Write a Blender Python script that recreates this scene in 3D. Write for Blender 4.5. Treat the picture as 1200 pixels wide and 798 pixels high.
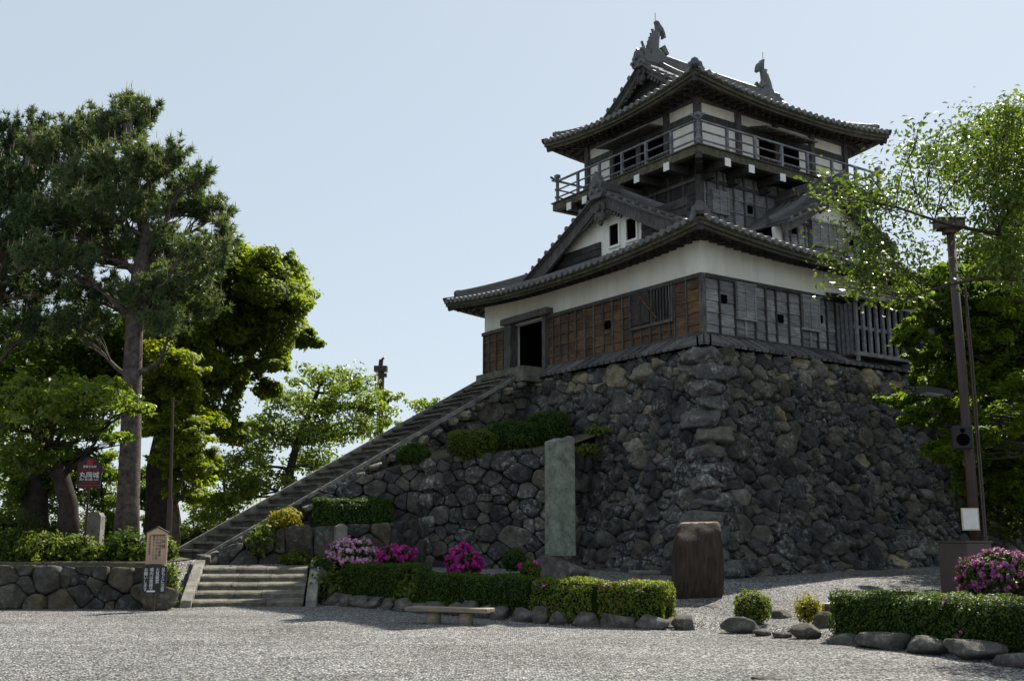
import bpy, bmesh, math, random
import numpy as np
from mathutils import Vector, Matrix, noise
R = math.radians
rng = np.random.default_rng(7)
random.seed(7)
for o in list(bpy.data.objects): bpy.data.objects.remove(o)
scn = bpy.context.scene
col = scn.collection

# ------------------------------------------------------------------ camera, sky, sun, exposure
CH = 1.6; FPX = 1268.0; TILT = math.atan(233 / 1268.0)
cam = bpy.data.cameras.new('camera'); camo = bpy.data.objects.new('camera', cam); col.objects.link(camo)
camo.location = (0, 0, CH); camo.rotation_euler = (math.pi / 2 + TILT, 0, 0)
cam.sensor_width = 36; cam.lens = FPX / 1200 * 36; cam.clip_start = 0.1; cam.clip_end = 6000
scn.camera = camo
SUN_AZ = R(57); SUN_EL = R(48.5)            # azimuth measured from +X towards +Y
world = bpy.data.worlds.new('World'); scn.world = world; world.use_nodes = True
wn = world.node_tree; wn.nodes.clear()
sky = wn.nodes.new('ShaderNodeTexSky'); sky.sky_type = 'NISHITA'; sky.sun_disc = False
sky.sun_elevation = SUN_EL; sky.sun_rotation = math.pi / 2 - SUN_AZ
sky.air_density = 1.0; sky.dust_density = 0.7; sky.ozone_density = 1.0; sky.altitude = 30
hs = wn.nodes.new('ShaderNodeHueSaturation'); hs.inputs['Saturation'].default_value = 0.6
bg = wn.nodes.new('ShaderNodeBackground'); bg.inputs['Strength'].default_value = 0.074
wo = wn.nodes.new('ShaderNodeOutputWorld')
wn.links.new(sky.outputs[0], hs.inputs['Color']); hz = wn.nodes.new('ShaderNodeMix'); hz.data_type = 'RGBA'; hz.inputs[0].default_value = 0.7     # a milky, evenly hazed spring sky
hz.inputs[7].default_value = (4.5, 5.25, 5.95, 1)
wn.links.new(hs.outputs[0], hz.inputs[6]); wn.links.new(hz.outputs[2], bg.inputs['Color']); wn.links.new(bg.outputs[0], wo.inputs['Surface'])
sl = bpy.data.lights.new('sun', 'SUN'); so = bpy.data.objects.new('sun', sl); col.objects.link(so)
sl.energy = 5.0; sl.angle = R(0.5); sl.color = (1.0, 0.94, 0.84)
sd = Vector((math.cos(SUN_AZ) * math.cos(SUN_EL), math.sin(SUN_AZ) * math.cos(SUN_EL), math.sin(SUN_EL)))
so.rotation_euler = sd.to_track_quat('Z', 'Y').to_euler(); so.location = (20, 20, 40)
scn.view_settings.view_transform = 'Standard'; scn.view_settings.look = 'None'
scn.view_settings.exposure = 0.9; scn.view_settings.gamma = 1.0; scn.view_settings.use_curve_mapping = False
scn.render.engine = 'CYCLES'
scn.cycles.max_bounces = 6; scn.cycles.transparent_max_bounces = 4; scn.cycles.diffuse_bounces = 3

# ------------------------------------------------------------------ helpers
def at(px, py, Y):
    """world point at depth Y seen at the photo pixel: used to read real positions off the photograph"""
    a = (px - 600) / FPX; b = (399 - py) / FPX
    c, s = math.cos(TILT), math.sin(TILT)
    k = Y / (c - s * b)
    return Vector((a * k, Y, CH + (s + c * b) * k))

class MB:
    def __init__(self): self.v = []; self.f = []; self.m = []
    def add(self, vs, fs, mat=0):
        n = len(self.v); self.v.extend([tuple(p) for p in vs])
        for f in fs: self.f.append([n + i for i in f]); self.m.append(mat)
    def box(self, x0, x1, y0, y1, z0, z1, mat=0):
        vs = [(x, y, z) for z in (z0, z1) for y in (y0, y1) for x in (x0, x1)]
        self.add(vs, [(0, 2, 3, 1), (4, 5, 7, 6), (0, 1, 5, 4), (2, 6, 7, 3), (0, 4, 6, 2), (1, 3, 7, 5)], mat)
    def beam(self, p, q, w, h, mat=0, up=(0, 0, 1), taper=1.0):
        p, q = Vector(p), Vector(q); d = (q - p).normalized(); u = Vector(up)
        s = d.cross(u)
        if s.length < 1e-4: s = d.cross(Vector((1, 0, 0)))
        s.normalize(); u = s.cross(d)
        vs = []
        for c, k in ((p, 1), (q, taper)):
            for a, b in ((-1, -1), (1, -1), (1, 1), (-1, 1)): vs.append(c + s * (a * w / 2 * k) + u * (b * h / 2 * k))
        self.add(vs, [(0, 1, 2, 3), (7, 6, 5, 4), (0, 4, 5, 1), (1, 5, 6, 2), (2, 6, 7, 3), (3, 7, 4, 0)], mat)
    def sweep(self, prof, path, mat=0, up=(0, 0, 1), scales=None, cap=True):
        path = [Vector(p) for p in path]; n = len(prof); vs = []; U = Vector(up)
        for i, p in enumerate(path):
            d = (path[min(i + 1, len(path) - 1)] - path[max(i - 1, 0)]).normalized()
            s = d.cross(U)
            if s.length < 1e-4: s = d.cross(Vector((0, 1, 0)))
            s.normalize(); u = s.cross(d); k = scales[i] if scales else 1
            for a, b in prof: vs.append(p + s * (a * k) + u * (b * k))
        fs = []
        for i in range(len(path) - 1):
            for j in range(n):
                fs.append((i * n + j, i * n + (j + 1) % n, (i + 1) * n + (j + 1) % n, (i + 1) * n + j))
        if cap: fs.append(tuple(range(n - 1, -1, -1))); fs.append(tuple(range((len(path) - 1) * n, len(path) * n)))
        self.add(vs, fs, mat)
    def tube(self, path, radii, n=8, mat=0, cap=True):
        if not hasattr(radii, '__len__'): radii = [radii] * len(path)
        pr = [(math.cos(2 * math.pi * i / n), math.sin(2 * math.pi * i / n)) for i in range(n)]
        d = Vector(path[-1]) - Vector(path[0])
        up = (0, 0, 1) if abs(d.normalized().z) < 0.8 else (1, 0.2, 0)
        self.sweep(pr, path, mat, up, list(radii), cap)
    def prism(self, poly, fn, t0, t1, mat=0):
        n = len(poly)
        vs = [fn(a, t0, b) for a, b in poly] + [fn(a, t1, b) for a, b in poly]
        fs = [tuple(range(n - 1, -1, -1)), tuple(range(n, 2 * n))]
        fs += [(i, (i + 1) % n, n + (i + 1) % n, n + i) for i in range(n)]
        self.add(vs, fs, mat)
    def build(self, name, mats, parent=None, smooth=False, off=None):
        me = bpy.data.meshes.new(name)
        v = self.v
        if off is not None: v = [(p[0] - off[0], p[1] - off[1], p[2] - off[2]) for p in v]
        me.from_pydata(v, [], self.f)
        if not isinstance(mats, (list, tuple)): mats = [mats]
        for m in mats: me.materials.append(m)
        me.polygons.foreach_set('material_index', self.m)
        if smooth: me.polygons.foreach_set('use_smooth', [True] * len(self.f))
        bm = bmesh.new(); bm.from_mesh(me); bmesh.ops.recalc_face_normals(bm, faces=bm.faces); bm.to_mesh(me); bm.free()
        me.update()
        o = bpy.data.objects.new(name, me); col.objects.link(o)
        if parent is not None: o.parent = parent
        return o

def tag(o, label=None, cat=None, group=None, kind=None):
    if label: o['label'] = label
    if cat: o['category'] = cat
    if group: o['group'] = group
    if kind: o['kind'] = kind
    return o
def empty(name, loc=(0, 0, 0), rz=0.0):
    o = bpy.data.objects.new(name, None); col.objects.link(o); o.location = loc; o.rotation_euler = (0, 0, rz)
    o.empty_display_size = 0.3
    return o
def mesh_np(name, V, quads, mats, parent=None, off=None, smooth=False, midx=None):
    """V (N,3), quads (M,k) all faces with the same number of corners"""
    V = np.asarray(V, dtype=np.float32)
    if off is not None: V = V - np.asarray(off, dtype=np.float32)
    me = bpy.data.meshes.new(name); k = quads.shape[1]; M = len(quads)
    me.vertices.add(len(V)); me.vertices.foreach_set('co', V.ravel())
    me.loops.add(M * k); me.loops.foreach_set('vertex_index', quads.astype(np.int32).ravel())
    me.polygons.add(M); me.polygons.foreach_set('loop_start', np.arange(0, M * k, k, dtype=np.int32))
    me.polygons.foreach_set('loop_total', np.full(M, k, dtype=np.int32))
    if not isinstance(mats, (list, tuple)): mats = [mats]
    for m in mats: me.materials.append(m)
    if midx is not None: me.polygons.foreach_set('material_index', midx.astype(np.int32))
    if smooth: me.polygons.foreach_set('use_smooth', np.ones(M, dtype=bool))
    me.update(calc_edges=True); me.validate()
    o = bpy.data.objects.new(name, me); col.objects.link(o)
    if parent is not None: o.parent = parent
    return o

# ------------------------------------------------------------------ materials
def newmat(name):
    m = bpy.data.materials.new(name); m.use_nodes = True
    nt = m.node_tree; nt.nodes.clear()
    out = nt.nodes.new('ShaderNodeOutputMaterial'); b = nt.nodes.new('ShaderNodeBsdfPrincipled')
    nt.links.new(b.outputs[0], out.inputs[0])
    return m, nt, b, out
def N(nt, t, **kw):
    n = nt.nodes.new(t)
    for k, v in kw.items():
        if k in n.inputs.keys(): n.inputs[k].default_value = v
        else: setattr(n, k, v)
    return n
def ramp(nt, fac, stops, interp='LINEAR'):
    r = nt.nodes.new('ShaderNodeValToRGB'); r.color_ramp.interpolation = interp
    el = r.color_ramp.elements
    while len(el) < len(stops): el.new(0.5)
    for e, (p, c) in zip(el, stops): e.position = p; e.color = (*c, 1) if len(c) == 3 else c
    nt.links.new(fac, r.inputs[0]); return r
def mixc(nt, fac, a, b, mode='MIX'):
    n = nt.nodes.new('ShaderNodeMix'); n.data_type = 'RGBA'; n.blend_type = mode
    for s, val in ((0, fac), (6, a), (7, b)):
        if hasattr(val, 'is_linked'): nt.links.new(val, n.inputs[s])
        else: n.inputs[s].default_value = (*val, 1) if (s and len(val) == 3) else val
    return n.outputs[2]
def bump(nt, b, h, strength, dist=0.02):
    n = nt.nodes.new('ShaderNodeBump'); n.inputs['Strength'].default_value = strength; n.inputs['Distance'].default_value = dist
    nt.links.new(h, n.inputs['Height']); nt.links.new(n.outputs[0], b.inputs['Normal'])
def obc(nt, scale=(1, 1, 1)):
    t = N(nt, 'ShaderNodeTexCoord'); mp = N(nt, 'ShaderNodeMapping'); mp.inputs['Scale'].default_value = scale
    nt.links.new(t.outputs['Object'], mp.inputs[0]); return mp.outputs[0]
def noi(nt, vec, scale, detail=4, rough=0.55):
    n = N(nt, 'ShaderNodeTexNoise'); n.inputs['Scale'].default_value = scale; n.inputs['Detail'].default_value = detail; n.inputs['Roughness'].default_value = rough
    nt.links.new(vec, n.inputs['Vector']); return n.outputs['Fac']
def isl(nt):
    return N(nt, 'ShaderNodeNewGeometry').outputs['Random Per Island']

def mat_stone(name, cols, lichen=0.5, bump_s=0.7, scale=1.0):
    m, nt, b, out = newmat(name); vec = obc(nt)
    r = ramp(nt, isl(nt), [(i / max(1, len(cols) - 1), c) for i, c in enumerate(cols)], 'LINEAR')
    n1 = noi(nt, vec, 3.5 * scale, 6, 0.65); n2 = noi(nt, vec, 8 * scale, 7, 0.75); n3 = noi(nt, vec, 1.1 * scale, 3)
    c = mixc(nt, 0.85, r.outputs[0], ramp(nt, n1, [(0.3, (0.38, 0.38, 0.38)), (0.7, (1.6, 1.57, 1.5))]).outputs[0], 'MULTIPLY')
    # pale lichen in blotches
    lm = N(nt, 'ShaderNodeMath', operation='MULTIPLY'); nt.links.new(ramp(nt, n2, [(0.50, (0, 0, 0)), (0.62, (1, 1, 1))]).outputs[0], lm.inputs[0])
    nt.links.new(ramp(nt, n3, [(0.44, (0, 0, 0)), (0.60, (lichen, lichen, lichen))]).outputs[0], lm.inputs[1])
    c = mixc(nt, lm.outputs[0], c, (0.36, 0.37, 0.34))
    nt.links.new(c, b.inputs['Base Color']); b.inputs['Roughness'].default_value = 0.85; b.inputs['Specular IOR Level'].default_value = 0.25
    bump(nt, b, noi(nt, vec, 9 * scale, 8, 0.7), bump_s, 0.09)
    return m
def mat_wood(name, c0, c1, grain=(1, 1, 14), rough=0.8, bump_s=0.35, plank=None, isl_amt=0.5):
    m, nt, b, out = newmat(name); vec = obc(nt, grain)
    n1 = noi(nt, vec, 2.2, 6, 0.65); n2 = noi(nt, obc(nt), 1.3, 4, 0.6)
    c = mixc(nt, ramp(nt, n1, [(0.33, (0, 0, 0)), (0.68, (1, 1, 1))]).outputs[0], c0, c1)
    c = mixc(nt, 0.6, c, ramp(nt, n2, [(0.3, (0.5, 0.5, 0.5)), (0.7, (1.3, 1.3, 1.3))]).outputs[0], 'MULTIPLY')
    if isl_amt: c = mixc(nt, isl_amt, c, ramp(nt, isl(nt), [(0, (0.4, 0.42, 0.45)), (1, (1.6, 1.55, 1.5))]).outputs[0], 'MULTIPLY')
    nt.links.new(c, b.inputs['Base Color']); b.inputs['Roughness'].default_value = rough; b.inputs['Specular IOR Level'].default_value = 0.3
    bump(nt, b, n1, bump_s, 0.012)
    return m
def mat_plain(name, c, rough=0.7, var=0.25, scale=3, spec=0.3, metal=0.0, bs=0.15):
    m, nt, b, out = newmat(name); vec = obc(nt); n1 = noi(nt, vec, scale, 6, 0.65)
    lo, hi = 1 - var, 1 + var
    nt.links.new(mixc(nt, 1.0, c, ramp(nt, n1, [(0.3, (lo, lo, lo)), (0.7, (hi, hi, hi))]).outputs[0], 'MULTIPLY'), b.inputs['Base Color'])
    b.inputs['Roughness'].default_value = rough; b.inputs['Specular IOR Level'].default_value = spec; b.inputs['Metallic'].default_value = metal
    bump(nt, b, noi(nt, vec, scale * 6, 4), bs, 0.01)
    return m
def mat_tile(name):
    m, nt, b, out = newmat(name); vec = obc(nt)
    c = mixc(nt, 0.7, (0.088, 0.088, 0.088), ramp(nt, noi(nt, vec, 2.5, 6, 0.7), [(0.25, (0.35, 0.35, 0.36)), (0.75, (1.6, 1.6, 1.55))]).outputs[0], 'MULTIPLY')
    c = mixc(nt, ramp(nt, noi(nt, vec, 6, 5, 0.7), [(0.56, (0, 0, 0)), (0.72, (0.55, 0.55, 0.55))]).outputs[0], c, (0.13, 0.12, 0.075))
    c = mixc(nt, 0.5, c, ramp(nt, isl(nt), [(0, (0.6, 0.6, 0.6)), (1, (1.4, 1.4, 1.4))]).outputs[0], 'MULTIPLY')
    nt.links.new(c, b.inputs['Base Color']); b.inputs['Roughness'].default_value = 0.55; b.inputs['Specular IOR Level'].default_value = 0.4
    bump(nt, b, noi(nt, vec, 16, 5, 0.7), 0.4, 0.02)
    return m
def mat_leaf(name, c0, c1, trans=0.4, rough=0.55, tc=None, gloss=0.25):
    m, nt, b, out = newmat(name)
    r = ramp(nt, isl(nt), [(0, c0), (1, c1)])
    n = noi(nt, obc(nt), 0.55, 3)
    c = mixc(nt, 0.6, r.outputs[0], ramp(nt, n, [(0.3, (0.6, 0.65, 0.6)), (0.7, (1.35, 1.3, 1.2))]).outputs[0], 'MULTIPLY')
    nt.links.new(c, b.inputs['Base Color']); b.inputs['Roughness'].default_value = rough; b.inputs['Specular IOR Level'].default_value = gloss
    t = N(nt, 'ShaderNodeBsdfTranslucent')
    nt.links.new(mixc(nt, 1.0, c, tc or (2.2, 2.0, 0.6), 'MULTIPLY'), t.inputs['Color'])
    mx = N(nt, 'ShaderNodeMixShader'); mx.inputs[0].default_value = trans
    nt.links.new(b.outputs[0], mx.inputs[1]); nt.links.new(t.outputs[0], mx.inputs[2]); nt.links.new(mx.outputs[0], out.inputs[0])
    return m

M = {}
M['base_stone'] = mat_stone('base_stone', [(0.032, 0.033, 0.036), (0.085, 0.084, 0.082), (0.04, 0.041, 0.045), (0.115, 0.108, 0.096), (0.06, 0.062, 0.066), (0.036, 0.034, 0.036), (0.13, 0.12, 0.098), (0.048, 0.049, 0.053)], 0.75, 1.0)
M['pale_stone'] = mat_stone('pale_stone', [(0.09, 0.088, 0.085), (0.2, 0.185, 0.15), (0.14, 0.14, 0.14), (0.3, 0.25, 0.15), (0.1, 0.1, 0.105)], 0.95, 1.0)
M['corner_stone'] = mat_stone('corner_stone', [(0.06, 0.062, 0.066), (0.115, 0.112, 0.104), (0.08, 0.08, 0.084), (0.14, 0.13, 0.112)], 0.95)
M['gap'] = mat_plain('gap', (0.02, 0.02, 0.02), 0.95)
M['boulder'] = mat_stone('boulder', [(0.04, 0.04, 0.04), (0.085, 0.08, 0.07), (0.035, 0.03, 0.032), (0.12, 0.10, 0.065), (0.055, 0.057, 0.055)], 0.35, 0.9)
M['curb'] = mat_stone('curb', [(0.075, 0.075, 0.078), (0.13, 0.123, 0.112), (0.095, 0.085, 0.08)], 0.4, 0.9)
M['granite'] = mat_stone('granite', [(0.17, 0.166, 0.152), (0.22, 0.21, 0.19)], 0.2, 0.4)
M['step_stone'] = mat_stone('step_stone', [(0.095, 0.09, 0.072), (0.14, 0.133, 0.108), (0.115, 0.11, 0.09)], 0.15, 0.5)
M['tread'] = mat_stone('tread', [(0.085, 0.083, 0.075), (0.15, 0.145, 0.13)], 0.2, 0.4)
M['monument'] = mat_stone('monument', [(0.18, 0.205, 0.175), (0.21, 0.235, 0.195)], 0.35, 0.9, 1.6)
def mat_plaster():
    m, nt, b, out = newmat('plaster')
    a = ramp(nt, noi(nt, obc(nt, (1.6, 1.6, .22)), 1.3, 5, 0.6), [(0.45, (0.86, 0.85, 0.78)), (0.78, (0.72, 0.70, 0.62))])
    c = mixc(nt, 0.5, a.outputs[0], ramp(nt, noi(nt, obc(nt), 0.9, 5), [(0.35, (0.86, 0.86, 0.85)), (0.65, (1.05, 1.05, 1.05))]).outputs[0], 'MULTIPLY')
    nt.links.new(c, b.inputs['Base Color']); b.inputs['Roughness'].default_value = 0.92; b.inputs['Specular IOR Level'].default_value = 0.1
    bump(nt, b, noi(nt, obc(nt), 6, 5), 0.12, 0.02); return m
M['plaster'] = mat_plaster()
M['tile'] = mat_tile('tile')
M['wood_brown'] = mat_wood('wood_brown', (0.035, 0.021, 0.013), (0.18, 0.108, 0.06), (1, 1, 9), isl_amt=.55)
M['wood_grey'] = mat_wood('wood_grey', (0.095, 0.096, 0.10), (0.32, 0.32, 0.32), (1, 1, 10))
M['wood_dark'] = mat_wood('wood_dark', (0.018, 0.017, 0.016), (0.06, 0.055, 0.052), (3, 3, 3))
M['batten'] = mat_wood('batten', (0.04, 0.037, 0.035), (0.125, 0.12, 0.115), (8, 8, 1.2))
M['rail'] = mat_wood('rail', (0.10, 0.104, 0.114), (0.24, 0.25, 0.265), (3, 3, 3), isl_amt=0.25)
M['apron'] = mat_wood('apron', (0.06, 0.06, 0.064), (0.19, 0.185, 0.18), (6, 6, 6))
M['void'] = mat_plain('void', (0.004, 0.0038, 0.0035), 1.0, spec=0.0)  # near-black standing in for the darkness of openings and gaps
M['white_cap'] = mat_plain('white_cap', (0.75, 0.75, 0.72), 0.8, 0.08, 12)
M['bark'] = mat_plain('bark', (0.10, 0.085, 0.07), 0.95, 0.6, 5, 0.1, 0, 1.0)
M['pine_bark'] = mat_plain('pine_bark', (0.105, 0.088, 0.078), 0.95, 0.65, 7, 0.1, 0, 1.0)
M['dark_bark'] = mat_plain('dark_bark', (0.045, 0.038, 0.032), 0.95, 0.5, 5, 0.1, 0, 0.9)
M['pole'] = mat_plain('pole', (0.05, 0.03, 0.025), 0.5, 0.2, 6, 0.4)
M['box_brown'] = mat_plain('box_brown', (0.062, 0.042, 0.038), 0.5, 0.12, 2, 0.4)
M['black'] = mat_plain('black', (0.016, 0.016, 0.018), 0.5, 0.2, 8, 0.4)
M['white_paint'] = mat_plain('white_paint', (0.72, 0.73, 0.74), 0.5, 0.1, 6)
M['cream_edge'] = mat_plain('cream_edge', (0.55, 0.47, 0.28), 0.6, 0.3, 12)
M['red'] = mat_plain('red', (0.30, 0.015, 0.025), 0.6, 0.1, 8)
M['sign_dark'] = mat_plain('sign_dark', (0.030, 0.016, 0.016), 0.55, 0.15, 8)
M['sign_wood'] = mat_wood('sign_wood', (0.42, 0.28, 0.18), (0.56, 0.40, 0.28), (9, 9, 1), 0.7, 0.15, isl_amt=0)
M['ink'] = mat_plain('ink', (0.05, 0.03, 0.025), 0.8, 0.1, 8)
M['glass'] = mat_plain('glass', (0.35, 0.37, 0.38), 0.2, 0.05, 3, 0.6)
M['bench_wood'] = mat_wood('bench_wood', (0.17, 0.14, 0.10), (0.36, 0.31, 0.23), (1.5, 14, 14), 0.8, 0.4)
M['stump'] = mat_wood('stump', (0.02, 0.015, 0.011), (0.07, 0.05, 0.034), (7, 7, 0.8), 0.85, 0.9, isl_amt=0)
M['stump_top'] = mat_wood('stump_top', (0.20, 0.15, 0.10), (0.33, 0.26, 0.19), (5, 5, 5), 0.85, 0.5, isl_amt=0)
M['log_cut'] = mat_wood('log_cut', (0.33, 0.29, 0.22), (0.5, 0.45, 0.36), (4, 4, 4), 0.85, 0.4, isl_amt=0)
M['metal_grey'] = mat_plain('metal_grey', (0.20, 0.20, 0.20), 0.5, 0.1, 5, 0.5)
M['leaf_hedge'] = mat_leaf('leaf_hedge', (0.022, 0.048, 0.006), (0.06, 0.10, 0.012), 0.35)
M['leaf_hedge_sunlit'] = mat_leaf('leaf_hedge_sunlit', (0.06, 0.095, 0.012), (0.15, 0.19, 0.03), 0.4)  # lighter copy of the hedge leaf, sunlight put into its colour
M['leaf_topiary'] = mat_leaf('leaf_topiary', (0.025, 0.055, 0.008), (0.06, 0.105, 0.014), 0.3)
M['leaf_yellow'] = mat_leaf('leaf_yellow', (0.13, 0.14, 0.015), (0.26, 0.24, 0.04), 0.4)
M['leaf_shrub'] = mat_leaf('leaf_shrub', (0.045, 0.08, 0.012), (0.12, 0.16, 0.025), 0.45)
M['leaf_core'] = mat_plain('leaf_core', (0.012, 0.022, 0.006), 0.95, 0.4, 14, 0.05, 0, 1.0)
M['twig_brown'] = mat_leaf('twig_brown', (0.12, 0.05, 0.03), (0.2, 0.1, 0.06), 0.2, tc=(1.2, 0.9, 0.8))
M['needle'] = mat_leaf('needle', (0.042, 0.078, 0.036), (0.11, 0.15, 0.07), 0.3, 0.5, gloss=0.4)
M['needle_dark'] = mat_leaf('needle_dark', (0.026, 0.052, 0.024), (0.06, 0.10, 0.046), 0.25, 0.5)
M['candle'] = mat_plain('candle', (0.30, 0.24, 0.15), 0.8, 0.2)
M['leaf_broad'] = mat_leaf('leaf_broad', (0.065, 0.105, 0.014), (0.15, 0.185, 0.026), 0.54, tc=(2.3, 2.25, .65))
M['leaf_dark'] = mat_leaf('leaf_dark', (0.03, 0.055, 0.012), (0.07, 0.10, 0.02), 0.4)
M['leaf_maple'] = mat_leaf('leaf_maple', (0.10, 0.15, 0.010), (0.18, 0.23, 0.02), 0.55)
M['leaf_maple_dark'] = mat_leaf('leaf_maple_dark', (0.05, 0.10, 0.010), (0.12, 0.18, 0.016), 0.52)
M['leaf_cherry'] = mat_leaf('leaf_cherry', (0.055, 0.095, 0.018), (0.11, 0.155, 0.03), 0.45, 0.4, gloss=0.4, tc=(1.6, 1.6, 0.5))
M['leaf_cherry_light'] = mat_leaf('leaf_cherry_light', (0.08, 0.12, 0.025), (0.15, 0.20, 0.045), 0.55, 0.4, gloss=0.35, tc=(2.0, 2.0, 0.7))
M['fl_magenta'] = mat_leaf('fl_magenta', (0.42, 0.02, 0.27), (0.62, 0.05, 0.42), 0.35, tc=(1.2, 0.8, 1.1))
M['fl_pale'] = mat_leaf('fl_pale', (0.60, 0.30, 0.50), (0.75, 0.52, 0.66), 0.35, tc=(1.1, 0.9, 1.0))
M['fl_purple'] = mat_leaf('fl_purple', (0.32, 0.07, 0.25), (0.5, 0.16, 0.4), 0.35, tc=(1.1, 0.9, 1.0))

def mat_gravel():
    m, nt, b, out = newmat('gravel'); vec = obc(nt)
    v = N(nt, 'ShaderNodeTexVoronoi'); v.inputs['Scale'].default_value = 29; v.inputs['Randomness'].default_value = 1.0; nt.links.new(vec, v.inputs['Vector'])
    sep = N(nt, 'ShaderNodeSeparateColor'); nt.links.new(v.outputs['Color'], sep.inputs[0])
    r = ramp(nt, sep.outputs[0], [(0.0, (0.055, 0.055, 0.058)), (0.25, (0.20, 0.198, 0.195)), (0.65, (0.41, 0.405, 0.396)), (1.0, (0.70, 0.695, 0.68))])
    c = mixc(nt, 0.85, r.outputs[0], ramp(nt, v.outputs['Distance'], [(0.2, (1.15, 1.15, 1.15)), (0.62, (0.16, 0.16, 0.17))]).outputs[0], 'MULTIPLY')
    big = noi(nt, vec, 0.35, 5, 0.6)
    c = mixc(nt, 0.9, c, ramp(nt, big, [(0.3, (0.70, 0.69, 0.665)), (0.7, (1.25, 1.245, 1.23))]).outputs[0], 'MULTIPLY')
    c = mixc(nt, 0.8, c, ramp(nt, noi(nt, obc(nt, (.25, 1.6, 1)), 1.1, 4, 0.6), [(0.32, (0.78, 0.77, 0.76)), (0.6, (1.1, 1.1, 1.1))]).outputs[0], 'MULTIPLY')
    lf = N(nt, 'ShaderNodeTexVoronoi'); lf.inputs['Scale'].default_value = 2.6; nt.links.new(vec, lf.inputs['Vector'])
    c = mixc(nt, ramp(nt, lf.outputs['Distance'], [(0.035, (1, 1, 1)), (0.05, (0, 0, 0))]).outputs[0], c, (0.16, 0.10, 0.05))
    nt.links.new(c, b.inputs['Base Color']); b.inputs['Roughness'].default_value = 0.9; b.inputs['Specular IOR Level'].default_value = 0.2
    inv = N(nt, 'ShaderNodeMath', operation='SUBTRACT'); inv.inputs[0].default_value = 1.0; nt.links.new(v.outputs['Distance'], inv.inputs[1])
    bump(nt, b, inv.outputs[0], 1.0, 0.045)
    return m
M['gravel'] = mat_gravel()
def mat_soil():
    m, nt, b, out = newmat('soil'); vec = obc(nt)
    c = ramp(nt, noi(nt, vec, 5, 8, 0.7), [(0.3, (0.035, 0.028, 0.018)), (0.5, (0.08, 0.065, 0.045)), (0.62, (0.05, 0.07, 0.02))])
    nt.links.new(c.outputs[0], b.inputs['Base Color']); b.inputs['Roughness'].default_value = 0.95
    bump(nt, b, noi(nt, vec, 22, 6, 0.7), 0.8, 0.04); return m
M['soil'] = mat_soil()

# ------------------------------------------------------------------ ground
BX = [-60, -18, -12.5, -8.35, -8.3, -5.05, -5.0, -4.5, -2.3, 0.0, 1.6, 2.7, 3.9, 4.9, 5.3, 6.1, 6.6, 7.2, 9.5, 14]
BY = [28.4, 26.52, 26.28, 26.12, 28.6, 29.2, 28.1, 27.7, 25.3, 22.5, 21.0, 20.4, 20.3, 18.8, 17.5, 16.1, 14.2, 12.4, 9.0, 6.0]
def sst(a, b, x):
    t = np.clip((x - a) / (b - a), 0, 1); return t * t * (3 - 2 * t)
def gz(x, y):
    x = np.asarray(x, float); y = np.asarray(y, float)
    yb = np.interp(x, BX, BY)
    zin = np.where(y < 26.7, 0.10 + 0.095 * (y - 20.7), 0.67 + 0.035 * (y - 26.7))
    zin = np.maximum(zin, 0.10 + 0.012 * np.clip(y - yb, 0, 4))
    zin = np.minimum(np.minimum(zin, 1.15), 0.14 + 0.22 * np.clip(y - yb, 0, 9))
    wl = sst(-4.2, -5.0, x)
    zl = np.where(x < -8.32, 1.05, 0.93) + 0.03 * np.clip(y - 28.6, 0, 6)
    zin = zin * (1 - wl) + zl * wl
    z = zin * sst(0.0, 0.22, y - yb)
    far = sst(48, 75, np.hypot(x, y - 20)); z = z * (1 - far) - 6.0 * far
    return z + 0.012 * np.sin(x * 1.7 + 0.6 * y) * np.sin(y * 1.1) * (1 - far)
def gzs(x, y): return float(gz(x, y))
def axis(lo, hi, fine0, fine1, step):
    a = list(np.arange(fine0, fine1 + 1e-6, step)); s = step; p = fine0
    while p > lo: s *= 1.5; p -= s; a.insert(0, p)
    s = step; p = a[-1]
    while p < hi: s *= 1.5; p += s; a.append(p)
    return np.array(a)
gx = axis(-3000, 3000, -18, 20, 0.2); gy = axis(-400, 4500, 6, 44, 0.2)
GX, GY = np.meshgrid(gx, gy); GZ = gz(GX, GY)
nx, ny = len(gx), len(gy); idx = np.arange(nx * ny).reshape(ny, nx)
q = np.stack([idx[:-1, :-1], idx[:-1, 1:], idx[1:, 1:], idx[1:, :-1]], -1).reshape(-1, 4)
g = mesh_np('gravel_ground', np.stack([GX, GY, GZ], -1).reshape(-1, 3), q, M['gravel'], smooth=True)
tag(g, kind='structure')
def soil_sheet(name, x0, x1, y0f, y1, step=0.25, dz=0.03):
    xs = np.arange(x0, x1 + 1e-6, step); V = []; n = 0
    T = np.linspace(0, 1, 40) ** 2.6
    for x in xs:
        a = y0f(x)
        for t in T: y = a + (y1 - a) * t; V.append((x, y, gzs(x, y) + dz))
    k = len(T); ii = np.arange(len(V)).reshape(len(xs), k)
    qq = np.stack([ii[:-1, :-1], ii[1:, :-1], ii[1:, 1:], ii[:-1, 1:]], -1).reshape(-1, 4)
    return tag(mesh_np(name, np.array(V), qq, M['soil'], smooth=True), kind='structure')
soil_sheet('soil_bed', -40, -8.5, lambda x: np.interp(x, BX, BY) - 0.02, 46)

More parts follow.
